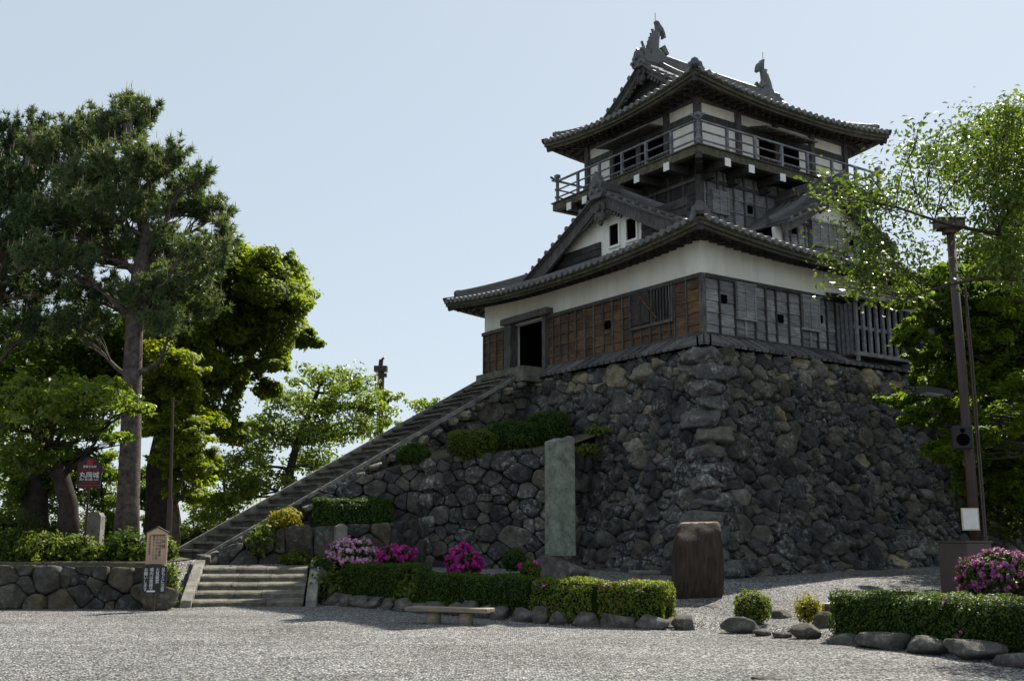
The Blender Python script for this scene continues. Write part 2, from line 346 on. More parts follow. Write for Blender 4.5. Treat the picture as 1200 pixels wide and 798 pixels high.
# ------------------------------------------------------------------ stones
def clip_poly(poly, p, n):
    out = []; m = len(poly)
    for i in range(m):
        a, b = poly[i], poly[(i + 1) % m]
        da = (a[0] - p[0]) * n[0] + (a[1] - p[1]) * n[1]; db = (b[0] - p[0]) * n[0] + (b[1] - p[1]) * n[1]
        if da <= 0: out.append(a)
        if da * db < 0:
            t = da / (da - db); out.append((a[0] + (b[0] - a[0]) * t, a[1] + (b[1] - a[1]) * t))
    return out
def in_poly(poly, p):
    for i in range(len(poly)):
        a, b = poly[i], poly[(i + 1) % len(poly)]
        if (b[0] - a[0]) * (p[1] - a[1]) - (b[1] - a[1]) * (p[0] - a[0]) < -1e-6: return False
    return True
def stone_cells(poly, size, aspect, r, slant=0.0):
    """irregular cells filling a convex counter-clockwise polygon"""
    xs = [p[0] for p in poly]; ys = [p[1] for p in poly]
    pts = []; tries = 0
    A = abs(sum(poly[i][0] * poly[(i + 1) % len(poly)][1] - poly[(i + 1) % len(poly)][0] * poly[i][1] for i in range(len(poly)))) / 2
    target = int(A / (size * size * aspect) * 1.0)
    rad = []
    P = np.zeros((target * 2 + 10, 2)); Q = np.zeros(target * 2 + 10); n = 0
    while n < target * 1.6 and tries < target * 60:
        tries += 1
        p = (r.uniform(min(xs), max(xs)), r.uniform(min(ys), max(ys)))
        if not in_poly(poly, p): continue
        q_ = size * r.choice([0.45, 0.6, 0.8, 0.9, 1.1, 1.3])
        if n:
            ux, uy = P[:n, 0] - p[0], P[:n, 1] - p[1]; d = np.hypot((ux * math.cos(slant) + uy * math.sin(slant)) / aspect, -ux * math.sin(slant) + uy * math.cos(slant))
            if (d < 0.5 * (Q[:n] + q_) * 0.95).any(): continue
        P[n] = p; Q[n] = q_; n += 1
    P = P[:n]; Q = Q[:n]; cells = []
    ct, st = math.cos(slant), math.sin(slant)
    f = lambda p: ((p[0] * ct + p[1] * st) / aspect, -p[0] * st + p[1] * ct)
    g = lambda p: (p[0] * aspect * ct - p[1] * st, p[0] * aspect * st + p[1] * ct)
    S = np.array([f(p) for p in P])
    for i in range(n):
        cell = [f(p) for p in poly]
        d = np.hypot(S[:, 0] - S[i, 0], S[:, 1] - S[i, 1]); order = np.argsort(d)[1:26]
        for j in order:
            dx, dy = S[j] - S[i]; L2 = dx * dx + dy * dy
            w = 0.5 + 0.5 * (Q[i] ** 2 - Q[j] ** 2) / max(L2, 1e-6) * 0.35
            w = min(max(w, 0.25), 0.75)
            cell = clip_poly(cell, (S[i, 0] + dx * w, S[i, 1] + dy * w), (dx, dy))
            if len(cell) < 3: break
        if len(cell) >= 3: cells.append([g(p) for p in cell])
    return cells
def resample(poly, n):
    P = np.array(poly + [poly[0]]); L = np.r_[0, np.cumsum(np.hypot(*np.diff(P, axis=0).T))]
    t = np.linspace(0, L[-1], n, endpoint=False)
    return np.stack([np.interp(t, L, P[:, 0]), np.interp(t, L, P[:, 1])], -1)
def chaikin(poly, k=1):
    for _ in range(k):
        o = []
        for i in range(len(poly)):
            a, b = poly[i], poly[(i + 1) % len(poly)]
            o.append((a[0] * .89 + b[0] * .11, a[1] * .89 + b[1] * .11)); o.append((a[0] * .11 + b[0] * .89, a[1] * .11 + b[1] * .89))
        poly = o
    return poly
def stone_wall(name, O, ax, ay, poly, size, mat, parent=None, bulge=0.14, aspect=1.3, sag=None, seed=1, rough=0.05, mat_fn=None, mats=None, back=-0.2, smooth=True, slant=0.0):
    """stones of one dry-laid wall face: plane origin O, axes ax (along), ay (up the face); outward normal = ax x ay"""
    r = np.random.default_rng(seed)
    O, ax, ay = np.array(O, float), np.array(ax, float), np.array(ay, float); ax /= np.linalg.norm(ax); ay /= np.linalg.norm(ay)
    nz = np.cross(ax, ay); V = []; F = []; mi = []; K = 22
    rings = [(1.0, -1.0), (0.985, -0.1), (0.94, 0.42), (0.82, 0.80), (0.58, 1.0), (0.30, 1.06)]
    for cell in stone_cells(poly, size, aspect, r, slant):
        c = resample(chaikin(cell, 1), K); ctr = c.mean(0)
        d = c - ctr; ext = np.sqrt(abs(np.cross(d, np.roll(d, -1, 0)).sum()) / 2)
        if ext < 0.06: continue
        B = bulge * min(1.4, max(0.5, ext / (size * 1.05))) * r.uniform(0.6, 1.35)
        tilt = r.normal(0, 0.16, 2); gap = 1 - min(0.06, 0.010 / ext); cuts = [(r.normal(0, 1, 2), r.uniform(0.35, 1.0)) for _ in range(6)]; base = len(V)
        off = r.uniform(-0.04, 0.05)
        sub = []
        for s, dep in rings:
            q_ = ctr + d * s * gap
            h = np.full(len(q_), dep * B)
            if dep > 0.1:
                for gd_, u_ in cuts: h = np.minimum(h, B * (u_ + 0.85 * ((q_ - ctr) @ (gd_ / np.hypot(*gd_))) / ext))
                h = np.maximum(h, dep * B * 0.22)
            h = h + off + ((q_ - ctr) @ tilt) * (1 if dep > 0 else 0.4)
            sub.append(np.c_[q_, h])
        sub.append(np.array([[ctr[0], ctr[1], sub[-1][:, 2].mean()]]))
        for q_ in sub:
            for a, b_, h in q_:
                w = O + ax * a + ay * b_
                n3 = noise.noise(Vector(w * 3.1)) * rough + noise.noise(Vector(w * 8.3)) * rough * 0.8 + r.uniform(-.006, .006)
                n4 = noise.noise(Vector(w * 4.7 + 13)) * rough * 0.5
                hh = h + n3 * (1 if h > 0 else 0.3)
                if sag is not None: hh += sag(a, b_)
                V.append(w + nz * hh + ay * n4)
        for k in range(len(rings) - 1):
            for j in range(K):
                F.append((base + k * K + j, base + k * K + (j + 1) % K, base + (k + 1) * K + (j + 1) % K, base + (k + 1) * K + j))
        e = base + (len(rings) - 1) * K; cidx = base + len(rings) * K
        for j in range(K): F.append((e + j, e + (j + 1) % K, cidx))
        m_i = mat_fn(ctr, r) if mat_fn else 0
        mi += [m_i] * ((len(rings) - 1) * K + K)
    # dark backing that closes the joints
    n_seg = 10; xs = [p[0] for p in poly]; ys = [p[1] for p in poly]
    b0 = len(V)
    mats = list(mats or [mat]); mats.append(M['gap'])
    y0_, y1_ = min(ys), max(ys); nb = 8 if sag else 1
    def xr(y):
        c_ = []
        for i in range(len(poly)):
            p_, q_ = poly[i], poly[(i + 1) % len(poly)]
            if min(p_[1], q_[1]) - 1e-6 <= y <= max(p_[1], q_[1]) + 1e-6:
                if abs(p_[1] - q_[1]) < 1e-9: c_ += [p_[0], q_[0]]
                else: c_.append(p_[0] + (q_[0] - p_[0]) * (y - p_[1]) / (q_[1] - p_[1]))
        return min(c_), max(c_)
    if nb == 1:
        for a, b_ in poly: V.append(O + ax * a + ay * b_ + nz * back)
        F.append(tuple(range(b0, b0 + len(poly)))); mi.append(len(mats) - 1)
    else:
        for k in range(nb + 1):
            y = y0_ + (y1_ - y0_) * k / nb
            for a in xr(min(max(y, y0_), y1_)): V.append(O + ax * a + ay * y + nz * (back + sag(a, y)))
        for k in range(nb): F.append((b0 + 2 * k, b0 + 2 * k + 1, b0 + 2 * k + 3, b0 + 2 * k + 2)); mi.append(len(mats) - 1)
    me = bpy.data.meshes.new(name); me.from_pydata([tuple(p) for p in V], [], F)
    for m in mats: me.materials.append(m)
    me.polygons.foreach_set('material_index', mi); me.polygons.foreach_set('use_smooth', [smooth] * len(F)); me.update()
    o = bpy.data.objects.new(name, me); col.objects.link(o)
    if parent is not None: o.parent = parent
    return o
def rock_verts(size, seed, cuts=12, sub=3, rough=0.05, box=0.5, cut_h=(0.52, 0.9)):
    r = np.random.default_rng(seed); bm = bmesh.new(); bmesh.ops.create_icosphere(bm, subdivisions=sub, radius=1)
    P = np.array([v.co[:] for v in bm.verts]); F = [[v.index for v in f.verts] for f in bm.faces]; bm.free()
    mx = np.abs(P).max(1, keepdims=True); P = P * (1 - box) + P / mx * box * 0.85
    for _ in range(cuts):
        n = r.normal(size=3); n /= np.linalg.norm(n); h = r.uniform(*cut_h); dd = P @ n - h
        P = P - np.outer(np.clip(dd, 0, None) * 0.9, n)
    o = r.uniform(0, 50, 3)
    P = P * (1 + np.array([[noise.noise(Vector(p * 1.6 + o)) * rough * 2 + noise.noise(Vector(p * 4 + o)) * rough] for p in P]))
    return P * np.array(size) / 2, F
def rock(name, loc, size, seed, mat, rz=0.0, parent=None, **kw):
    kw.setdefault('rough', .075); kw.setdefault('cut_h', (.42, .85)); kw.setdefault('box', .6)
    P, F = rock_verts(size, seed, **kw); mb = MB(); mb.add(P, F)
    o = mb.build(name, mat, parent, smooth=True); o.location = loc; o.rotation_euler = (0, 0, rz); return o

# ------------------------------------------------------------------ castle frame
C0 = Vector((5.41, 30.0, 0)); YAW = math.atan2(0.572, 0.820)
Uw = Vector((math.cos(YAW), math.sin(YAW), 0)); Vw = Vector((-math.sin(YAW), math.cos(YAW), 0))
def CW(x, y, z): return C0 + Uw * x + Vw * y + Vector((0, 0, z))
LU, LV = 13.1, 11.25
ZB = 7.25

# ---- stone base of the keep
base = empty('castle_stone_wall', C0, YAW)
tag(base, 'tall dark dry-laid stone base with sloping faces under the castle keep', 'stone wall')
BT, BB, BZ0 = 0.55, 2.75, 0.0     # offsets at the top (z 6.82) and at the ground
ZT = 6.82
hgt = math.hypot(BB - BT, ZT - BZ0)
def sag(a, b): t = b / hgt; return -0.28 * math.sin(math.pi * min(max(t, 0), 1))
def base_mat(ctr, r):
    top = ctr[1] / hgt
    return 1 if r.random() < (0.7 if top > 0.9 else 0.05) else 0
# left face (facing -x): along = -y so that ax x ay points to -x
stone_wall('left_face', (-BB, 14.0, BZ0), (0, -1, 0), (BB - BT, 0, ZT - BZ0), [(0, 0), (14 + BB, 0), (14 + BT, hgt), (2.2, hgt)], 0.41, M['base_stone'], base, 0.24, 1.45, sag, 3, 0.07, base_mat, [M['base_stone'], M['pale_stone']], slant=.15)
stone_wall('right_face', (-BB, -BB, BZ0), (1, 0, 0), (0, BB - BT, ZT - BZ0), [(0, 0), (LU + 2 * BB, 0), (LU + BB + BT, hgt), (BB - BT, hgt)], 0.365, M['base_stone'], base, 0.24, 1.6, sag, 4, 0.07, base_mat, [M['base_stone'], M['pale_stone']], slant=-.38)
# far faces close the base
mb = MB()
mb.add([(-BB, 14, BZ0), (LU + BB, 14, BZ0), (LU + BB, -BB, BZ0), (-BT, 11.8, ZT), (LU + BT, 11.8, ZT), (LU + BT, -BT, ZT), (-BT, -BT, ZT)], [(0, 1, 4, 3), (1, 2, 5, 4), (3, 4, 5, 6)])
mb.build('core', M['gap'], base)
mb = MB(); k = 0; zc = 0.3
while zc < ZT - 0.1:
    hh = random.uniform(0.36, 0.56)
    if zc + hh > ZT + 0.05: hh = ZT - zc + 0.05
    t = (zc + hh / 2 - BZ0) / (ZT - BZ0); o_ = BB + (BT - BB) * t - 0.26 * math.sin(math.pi * t)
    L = random.uniform(1.15, 1.45); w = random.uniform(0.85, 1.0)
    sz = (L, w, hh * 1.3) if k % 2 else (w, L, hh * 1.3)
    P, F = rock_verts(sz, 100 + k, cuts=12, sub=4, rough=0.07, box=0.85, cut_h=(.6, .95)); P[:, :2] += P[:, 2:3] * .30
    cx = -o_ + sz[0] / 2 - 0.38; cy = -o_ + sz[1] / 2 - 0.38
    mb.add(P + np.array([cx, cy, zc + hh / 2]), F, 0); zc += hh; k += 1
mb.build('corner_stones', M['corner_stone'], base, smooth=True)

# ---- stone platform in front of the left face and the ramp of the staircase
plat = empty('stone_platform', CW(0, 0, 0), YAW)
tag(plat, 'lower stone-faced platform with clipped shrubs on top, left of the tall pillar', 'stone wall')
def face(name, A, B, ztopA, ztopB, z0, parent, size, seed, batter=0.35, mat='base_stone', bulge=0.18, aspect=1.3, mats=None, mfn=None):
    """wall face in castle-local plan from A (left in view) to B, leaning back by batter"""
    A, B = Vector((*A, 0)), Vector((*B, 0)); d = (B - A); L = d.length; d.normalize()
    nrm = d.cross(Vector((0, 0, 1)))      # outward when walking left to right as seen from outside
    up = (Vector((0, 0, 1)) * (max(ztopA, ztopB) - z0) - nrm * batter); H = up.length; f = H / (max(ztopA, ztopB) - z0)
    poly = [(0, 0), (L, 0), (L, (ztopB - z0) * f), (0, (ztopA - z0) * f)]
    return stone_wall(name, A + nrm * (batter if True else 0) + Vector((0, 0, z0)), d, up, poly, size, M[mat], parent, bulge, aspect, None, seed, 0.06, mfn, mats)
pm = lambda c, r: 1 if r.random() < 0.10 else 0
PL, PR = (-5.5, 6.0), (-3.0, 2.9)
face('front_face', PL, PR, 3.92, 4.2, 0.4, plat, 0.44, 11, 0.35, mats=[M['base_stone'], M['pale_stone']], mfn=pm)
face('end_face', PR, (-1.0, 3.6), 4.2, 4.5, 0.4, plat, 0.5, 12, 0.3)
face('wing_face', (-8.3, 7.25), PL, 3.0, 3.92, 0.6, plat, 0.5, 13, 0.3)
mb = MB()
mb.add([(-8.3, 7.25, 2.9), (PL[0], PL[1], 3.84), (PR[0], PR[1], 4.1), (-0.6, 2.9, 4.9), (-0.6, 7.3, 4.9), (-4.5, 7.3, 4.3)], [(0, 1, 5), (1, 2, 3, 4, 5)])
mb.build('soil_top', M['soil'], plat)
for i, (x, y, z, s) in enumerate([(PL[0], PL[1], 0.9, .8), (PL[0], PL[1], 1.5, .75), (PL[0] + .05, PL[1], 2.1, .7), (PL[0] + .1, PL[1] - .02, 2.65, .7), (PL[0] + .14, PL[1] - .02, 3.2, .66), (PL[0] + .18, PL[1], 3.7, .6)]):
    rock('corner_stone', (x - 0.12, y - 0.1, z), (s * 1.25, s * 1.0, s * 0.85), 300 + i, M['corner_stone'], 0.5 * (i % 2) - 0.9, plat)

terr = empty('stone_terrace', CW(0, 0, 0), YAW)
tag(terr, 'low terrace of big rough boulders beside the staircase, carrying a clipped hedge', 'stone wall')
face('front_face', (-9.6, 6.4), (-7.2, 4.9), 1.95, 2.05, 0.5, terr, 0.7, 21, 0.2, mat='boulder', bulge=0.24)
face('end_face', (-7.2, 4.9), (-5.6, 5.9), 2.05, 2.2, 0.5, terr, 0.65, 22, 0.2, mat='boulder', bulge=0.2)
face('low_face', (-11.2, 7.1), (-9.6, 6.4), 1.35, 1.95, 0.7, terr, 0.6, 23, 0.15, mat='boulder', bulge=0.2)
mb = MB(); mb.add([(-11.2, 7.1, 1.3), (-9.6, 6.4, 1.9), (-7.2, 4.9, 1.98), (-5.6, 5.9, 2.1), (-5.3, 7.3, 2.2), (-11, 7.3, 1.35)], [(0, 1, 5), (1, 2, 3, 4, 5)])
mb.build('soil_top', M['soil'], terr)

# ---- long stone staircase to the door
stair = empty('stone_staircase', CW(0, 0, 0), YAW)
tag(stair, 'long straight stone staircase climbing the slope to the castle door', 'staircase')
SX0, SX1, SZ0, SZ1, SY0, SY1 = -11.6, -0.75, 1.12, 7.18, 7.3, 9.25
nst = 29; mb = MB(); tr_ = MB()
for i in range(nst):
    x = SX0 + (SX1 - SX0) * i / nst; x2 = SX0 + (SX1 - SX0) * (i + 1) / nst; z = SZ0 + (SZ1 - SZ0) * (i + 1) / nst
    for (a, b) in ((SY0 + 0.16, 8.1), (8.11, SY1 - 0.16)):
        j = random.uniform(-.012, .012)
        mb.box(x + .03 + j, x2 + 0.1, a, b, z - 0.26, z - .05 + j)
        tr_.box(x - .05 + j, x2 + .05, a, b, z - .055 + j, z + j)
mb.build('risers', M['curb'], stair); tr_.build('treads', M['tread'], stair)
mb = MB(); sl_ = (SZ1 - SZ0) / (SX1 - SX0)
for y, dz_, eh_ in ((SY0 + 0.07, -.03, .11), (SY1 - 0.1, .02, .42)):
    mb = MB()
    for i in range(11):
        a = SX0 - 0.35 + (SX1 - SX0 + .3) * i / 11; b = SX0 - 0.35 + (SX1 - SX0 + .3) * (i + 1) / 11 - 0.012
        mb.beam((a, y, SZ0 + dz_ + (a - SX0) * sl_), (b, y, SZ0 + dz_ + (b - SX0) * sl_), 0.10, eh_)
    mb.build('edge_stones', M['granite'], stair)
mb = MB()
mb.add([(SX0 + .3, SY0 + .45, 0.4), (SX1 + .7, SY0 + .45, 0.4), (SX1 + .7, SY0 + .45, SZ1 - .25), (SX0 + .3, SY0 + .45, SZ0 - .1),
        (SX0 + .3, SY1 - .1, 0.4), (SX1 + .7, SY1 - .1, 0.4), (SX1 + .7, SY1 - .1, SZ1 - .25), (SX0 + .3, SY1 - .1, SZ0 - .1)],
       [(0, 1, 2, 3), (4, 5, 6, 7), (0, 4, 7, 3), (3, 2, 6, 7), (1, 5, 6, 2)])
mb.build('core', M['gap'], stair)
# rough stones of the flank under the near edge
stone_wall('flank_face', (SX0 - 0.2, SY0 - 0.05, 0.75), (1, 0, 0), (0, 0.02, 1), [(0, 0), (11.3, 0), (11.3, 6.45), (0, 0.26)], 0.48, M['base_stone'], stair, 0.17, 1.35, None, 31, 0.06, base_mat, [M['base_stone'], M['pale_stone']])
for i in range(20):
    x = SX0 + 0.3 + i * 0.53; z = SZ0 + (x - SX0) * sl_ - 0.27
    rock('kerb_stone', (x, SY0 - 0.16, z), (random.uniform(.42, .62), .4, random.uniform(.26, .36)), 340 + i, M['pale_stone'] if i % 3 == 0 else M['base_stone'], random.uniform(-.3, .3), stair).rotation_euler = (0, -math.atan(sl_) * 0.9, random.uniform(-.2, .2))
mb = MB(); mb.box(-1.35, -0.02, 6.9, 9.7, 6.7, 7.19); mb.build('landing', M['step_stone'], stair)

# ------------------------------------------------------------------ castle keep
keep = empty('castle_keep', CW(0, 0, ZB), YAW)
keep.location = C0
tag(keep, 'old wooden castle keep with white plaster and curved grey tiled roofs', 'castle')
def part(mb, name, mats, parent=keep, smooth=False): return mb.build(name, mats, parent, smooth)

# lower storey: solid shell with a door opening
mb = MB()
mb.box(0.02, 0.3, 0.3, 7.4, ZB, 10.4); mb.box(0.02, 0.3, 9.4, LV, ZB, 10.4); mb.box(0.02, 0.3, 7.4, 9.4, 9.05, 10.4)
mb.box(0.02, LU, 0.02, 0.3, ZB, 10.4); mb.box(LU - .3, LU, .3, LV - .3, ZB, 10.4); mb.box(.3, LU, LV - .3, LV, ZB, 10.4)
part(mb, 'plaster_wall', M['plaster'])
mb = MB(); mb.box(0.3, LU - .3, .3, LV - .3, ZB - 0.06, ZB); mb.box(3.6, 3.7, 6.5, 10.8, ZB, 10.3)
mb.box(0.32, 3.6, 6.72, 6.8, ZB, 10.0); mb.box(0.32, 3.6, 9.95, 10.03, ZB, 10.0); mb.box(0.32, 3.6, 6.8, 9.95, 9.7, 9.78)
part(mb, 'interior', M['void'])  # near-black boxes paint the unlit room behind the doorway

def boards(mb, A, B, z0, z1, out, rows=5, t=0.035, gap=0.004, split=None):
    """horizontal weatherboards between plan points A and B; each board its own island"""
    A, B = Vector((*A, 0)), Vector((*B, 0)); d = (B - A).normalized(); L = (B - A).length; n = Vector((*out, 0))
    h = (z1 - z0) / rows; a = 0.0
    segs = [0.0] + (split or []) + [L]
    for s0, s1 in zip(segs[:-1], segs[1:]):
        for r_ in range(rows):
            p = A + d * (s0 + 0.003); q_ = A + d * (s1 - 0.003); z = z0 + h * r_; o1 = t + random.uniform(0, .008); o2 = o1 + 0.028
            vs = [p + n * 0 + Vector((0, 0, z)), q_ + n * 0 + Vector((0, 0, z)), q_ + n * o2 + Vector((0, 0, z + gap)), p + n * o2 + Vector((0, 0, z + gap)),
                  p + Vector((0, 0, z + h)), q_ + Vector((0, 0, z + h)), q_ + n * o1 + Vector((0, 0, z + h)), p + n * o1 + Vector((0, 0, z + h))]
            mb.add(vs, [(0, 1, 2, 3), (4, 7, 6, 5), (3, 2, 6, 7), (0, 4, 5, 1), (0, 3, 7, 4), (1, 5, 6, 2)])
WZ1 = 9.0
# left face (x = 0, outward -x)
bl = [0.6, 1.1, 3.41, 3.89, 4.34, 4.81, 5.28, 5.74, 6.16, 6.58, 6.97]
p1 = MB()
boards(p1, (0.02, 0.06), (0.02, 7.3), ZB, WZ1, (-1, 0), 5, split=bl[:2] + [2.97] + bl[2:])
p3 = MB(); boards(p3, (0.02, 9.5), (0.02, LV), ZB, WZ1, (-1, 0), 5, split=[.45, .9, 1.35]); part(p3, 'board_wall', M['wood_brown'])
lp = part(p1, 'board_wall', M['wood_brown'])
mb = MB()
for y in bl + [2.97, 7.25, 9.95, 10.4, 10.85, 11.2]: mb.box(-0.075, 0.0, y - 0.03, y + 0.03, ZB + .08, WZ1 - .05)
for y0, y1 in ((-0.05, 7.3), (9.45, LV + .03)):
    mb.box(-0.1, 0.02, y0, y1, WZ1 - .05, WZ1 + .07); mb.box(-0.12, 0.02, y0, y1, ZB - .02, ZB + .1)
mb.box(-0.09, 0.05, -0.09, 0.05, ZB - .02, WZ1 + .06)
part(mb, 'battens', M['batten'], lp)
# gun port on the left wall
mb = MB(); mb.box(-0.1, -0.02, 4.0, 4.22, 8.1, 8.35); part(mb, 'loophole', M['void'], lp)
# left window with bars and its propped shutter
w = MB(); w.box(-0.055, -0.045, 1.16, 2.02, 7.95, 8.92, 1)
for y in (1.14, 2.04, 2.96): w.box(-0.13, -0.03, y - .035, y + .035, 7.86, 8.98)
w.box(-0.135, -0.03, 1.1, 3.0, 8.93, 9.0); w.box(-0.135, -0.03, 1.1, 3.0, 7.84, 7.93)
for k in range(6): y = 1.27 + k * .13; w.box(-0.1, -0.05, y - .025, y + .025, 7.93, 8.93)
for k in range(5): y = 1.3 + k * .42; w.box(-0.09, -0.03, y - .025, y + .025, ZB + .1, 7.86)
wo_ = part(w, 'window', [M['batten'], M['void']])
s_ = MB(); s_.box(-0.16, -0.12, 2.06, 2.92, 7.96, 8.94)
for y in (2.08, 2.49, 2.9): s_.box(-0.185, -0.155, y - .025, y + .025, 7.95, 8.95)
part(s_, 'shutter', M['wood_dark'], wo_)
s_ = MB(); s_.beam((-0.2, 2.5, 8.86), (-0.2, 1.7, 8.02), .035, .035); part(s_, 'prop_stick', M['wood_brown'], wo_)
# doorway
d_ = MB(); d_.box(-0.16, 0.1, 7.28, 7.46, ZB, 9.08); d_.box(-0.2, 0.12, 9.28, 9.62, ZB, 9.12); d_.box(-0.12, 0.1, 9.62, 9.78, ZB, 9.05)
d_.box(-0.28, 0.12, 7.05, 9.8, 9.08, 9.3); d_.box(-0.14, 0.1, 7.46, 9.28, ZB - .06, ZB + .06)
part(d_, 'doorway', M['batten'])
# right face (y = 0, outward -y)
p2 = MB(); br = [0.62, 1.25, 2.08, 2.55, 3.0, 3.55, 4.1, 4.85, 5.3]
boards(p2, (0.06, 0.02), (5.75, 0.02), ZB, WZ1, (0, -1), 5, split=br)
p3 = MB(); boards(p3, (8.45, 0.02), (LU, 0.02), ZB, WZ1, (0, -1), 5, split=[.5, 1, 1.5, 2, 2.5, 3, 3.5, 4, 4.3]); part(p3, 'board_wall', M['wood_grey'])
rp = part(p2, 'board_wall', M['wood_grey'])
mb = MB()
for x in br + [5.72, 9.0, 9.5, 10, 10.5, 11, 11.5, 12, 12.5, 13.05]: mb.box(x - .03, x + .03, -0.075, 0.0, ZB + .08, WZ1 - .05)
mb.box(0.06, LU, -0.1, 0.02, WZ1 - .05, WZ1 + .07); mb.box(0.06, LU, -0.12, 0.02, ZB - .02, ZB + .1)
part(mb, 'battens', M['wood_dark'], rp)  # darker than the grey wood, painting in the shadow lines beside the battens
for x0 in (1.28, 4.12):
    s_ = MB(); s_.box(x0, x0 + .76, -0.13, -0.05, 7.94, 8.9)
    for k in range(3): s_.box(x0 + k * .355, x0 + k * .355 + .05, -0.155, -0.125, 7.94, 8.9)
    s_.box(x0 - .04, x0 + .8, -0.16, -0.04, 8.9, 8.97); s_.box(x0 - .04, x0 + .8, -0.15, -0.04, 7.86, 7.93); s_.box(x0 + .35, x0 + .41, -0.08, -0.03, ZB + .1, 7.86)
    part(s_, 'shutter', M['wood_grey'], keep)
for x, z in ((0.8, 8.4), (3.18, 8.1), (4.98, 8.3)):
    s_ = MB(); s_.box(x - .1, x + .1, -0.09, -0.02, z - .12, z + .12); part(s_, 'loophole', M['void'], rp)
# lattice bay on the right face
b_ = MB(); BXa, BXb, BP = 5.75, 8.45, -0.78
b_.box(BXa, BXb, BP + .04, 0.0, 7.13, 7.22); b_.box(BXa + .1, BXb - .1, BP + .22, BP + .26, 7.22, 8.85, 1)
bay = part(b_, 'lattice_bay', [M['wood_dark'], M['void']])
s_ = MB()
for k in range(9): x = BXa + .05 + k * (BXb - BXa - .1) / 8; s_.box(x - .055, x + .055, BP - .03, BP + .05, 7.22 if k not in (0, 8) else 6.98, 8.82)
for k in range(5): y = BP + .17 + k * .16; s_.box(BXa - .01, BXa + .06, y - .05, y + .05, 7.2, 8.82); s_.box(BXb - .06, BXb + .01, y - .05, y + .05, 7.2, 8.82)
s_.box(BXa, BXb, BP + .05, BP + .1, 8.0, 8.1)
s_.box(BXa - .03, BXb + .03, BP - .04, BP + .08, 7.15, 7.27)
part(s_, 'slats', M['rail'], bay)
s_ = MB(); s_.add([(BXa - .35, 0.0, 9.22), (BXb + .35, 0, 9.22), (BXb + .35, BP - .3, 8.92), (BXa - .35, BP - .3, 8.92), (BXa - .35, 0.0, 9.14), (BXb + .35, 0, 9.14), (BXb + .35, BP - .3, 8.84), (BXa - .35, BP - .3, 8.84)],
                  [(0, 1, 2, 3), (4, 7, 6, 5), (3, 2, 6, 7), (0, 3, 7, 4), (1, 5, 6, 2)])
part(s_, 'canopy', M['wood_dark'], bay)
# sloping plank apron round the foot
mb = MB()
def apron_strip(mb, fn, a0, a1, skip=None):
    a = a0
    while a < a1:
        w = random.uniform(.25, .31); j = random.uniform(.02, .06)
        if not (skip and skip[0] < a < skip[1]):
            e = a + w * 0.70
            pts = [fn(a, .0, 0 + j), fn(e, .0, 0 + j), fn(e, 1.0, 0 + j), fn(a, 1.0, 0 + j), fn(a, 0, -.05), fn(e, 0, -.05), fn(e, 1, -.05), fn(a, 1, -.05)]
            mb.add(pts, [(0, 1, 2, 3), (4, 7, 6, 5), (3, 2, 6, 7), (0, 4, 5, 1), (0, 3, 7, 4), (1, 5, 6, 2)])
        a += w
def ap_left(a, t, j): return (-0.1 - .62 * t - j * .3, a - (.62 * t if a < 0.3 else 0), ZB + .0 - .36 * t + j)
def ap_right(a, t, j): return (a - (.62 * t if a < 0.3 else 0), -0.1 - .62 * t - j * .3, ZB - .36 * t + j)
apron_strip(mb, ap_left, -0.08, 7.1); part(mb, 'plank_apron', M['apron']); mb = MB(); apron_strip(mb, ap_left, 9.6, LV + .1); part(mb, 'plank_apron', M['apron']); mb = MB(); apron_strip(mb, ap_right, -0.08, LU)
part(mb, 'plank_apron', M['apron'])
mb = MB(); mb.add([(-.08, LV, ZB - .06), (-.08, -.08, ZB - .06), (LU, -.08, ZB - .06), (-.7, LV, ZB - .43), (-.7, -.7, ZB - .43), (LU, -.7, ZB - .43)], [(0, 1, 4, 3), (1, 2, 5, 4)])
part(mb, 'apron_dark_sheet', M['void'])  # black sheet painting the shade in the gaps between planks

# ---------------- roofs
class Roof:
    def __init__(s, x0, x1, y0, y1, ze, a, b, L, Lc, g):
        s.x0, s.x1, s.y0, s.y1, s.ze, s.a, s.b, s.L, s.Lc, s.g = x0, x1, y0, y1, ze, a, b, L, Lc, g
        s.half = (y1 - y0) / 2; s.yc = (y0 + y1) / 2
    def h(s, d): return s.a * d + s.b * d * d
    def z(s, c, d): return s.ze + s.h(d) + s.L * max(0.0, 1 - (c + d) / s.Lc) ** 2
    def P(s, side, a, d):
        """side 0: front (-y) 1: left end (-x) 2: back 3: right end; a = distance along the eave, d = inward"""
        n = (s.x1 - s.x0) if side in (0, 2) else (s.y1 - s.y0)
        c = min(a, n - a); z = s.z(max(c, 0), d)
        return {0: (s.x0 + a, s.y0 + d, z), 1: (s.x0 + d, s.y0 + a, z), 2: (s.x0 + a, s.y1 - d, z), 3: (s.x1 - d, s.y0 + a, z)}[side]
    def dmax(s, side, a, stop):
        n = (s.x1 - s.x0) if side in (0, 2) else (s.y1 - s.y0); c = min(a, n - a)
        if side in (0, 2):
            if c < s.g: return max(c, 0.02)
            if stop and stop[0] < a + s.x0 < stop[1]: return stop[2]
            return s.half
        return max(0.02, min(c, s.g + .25))
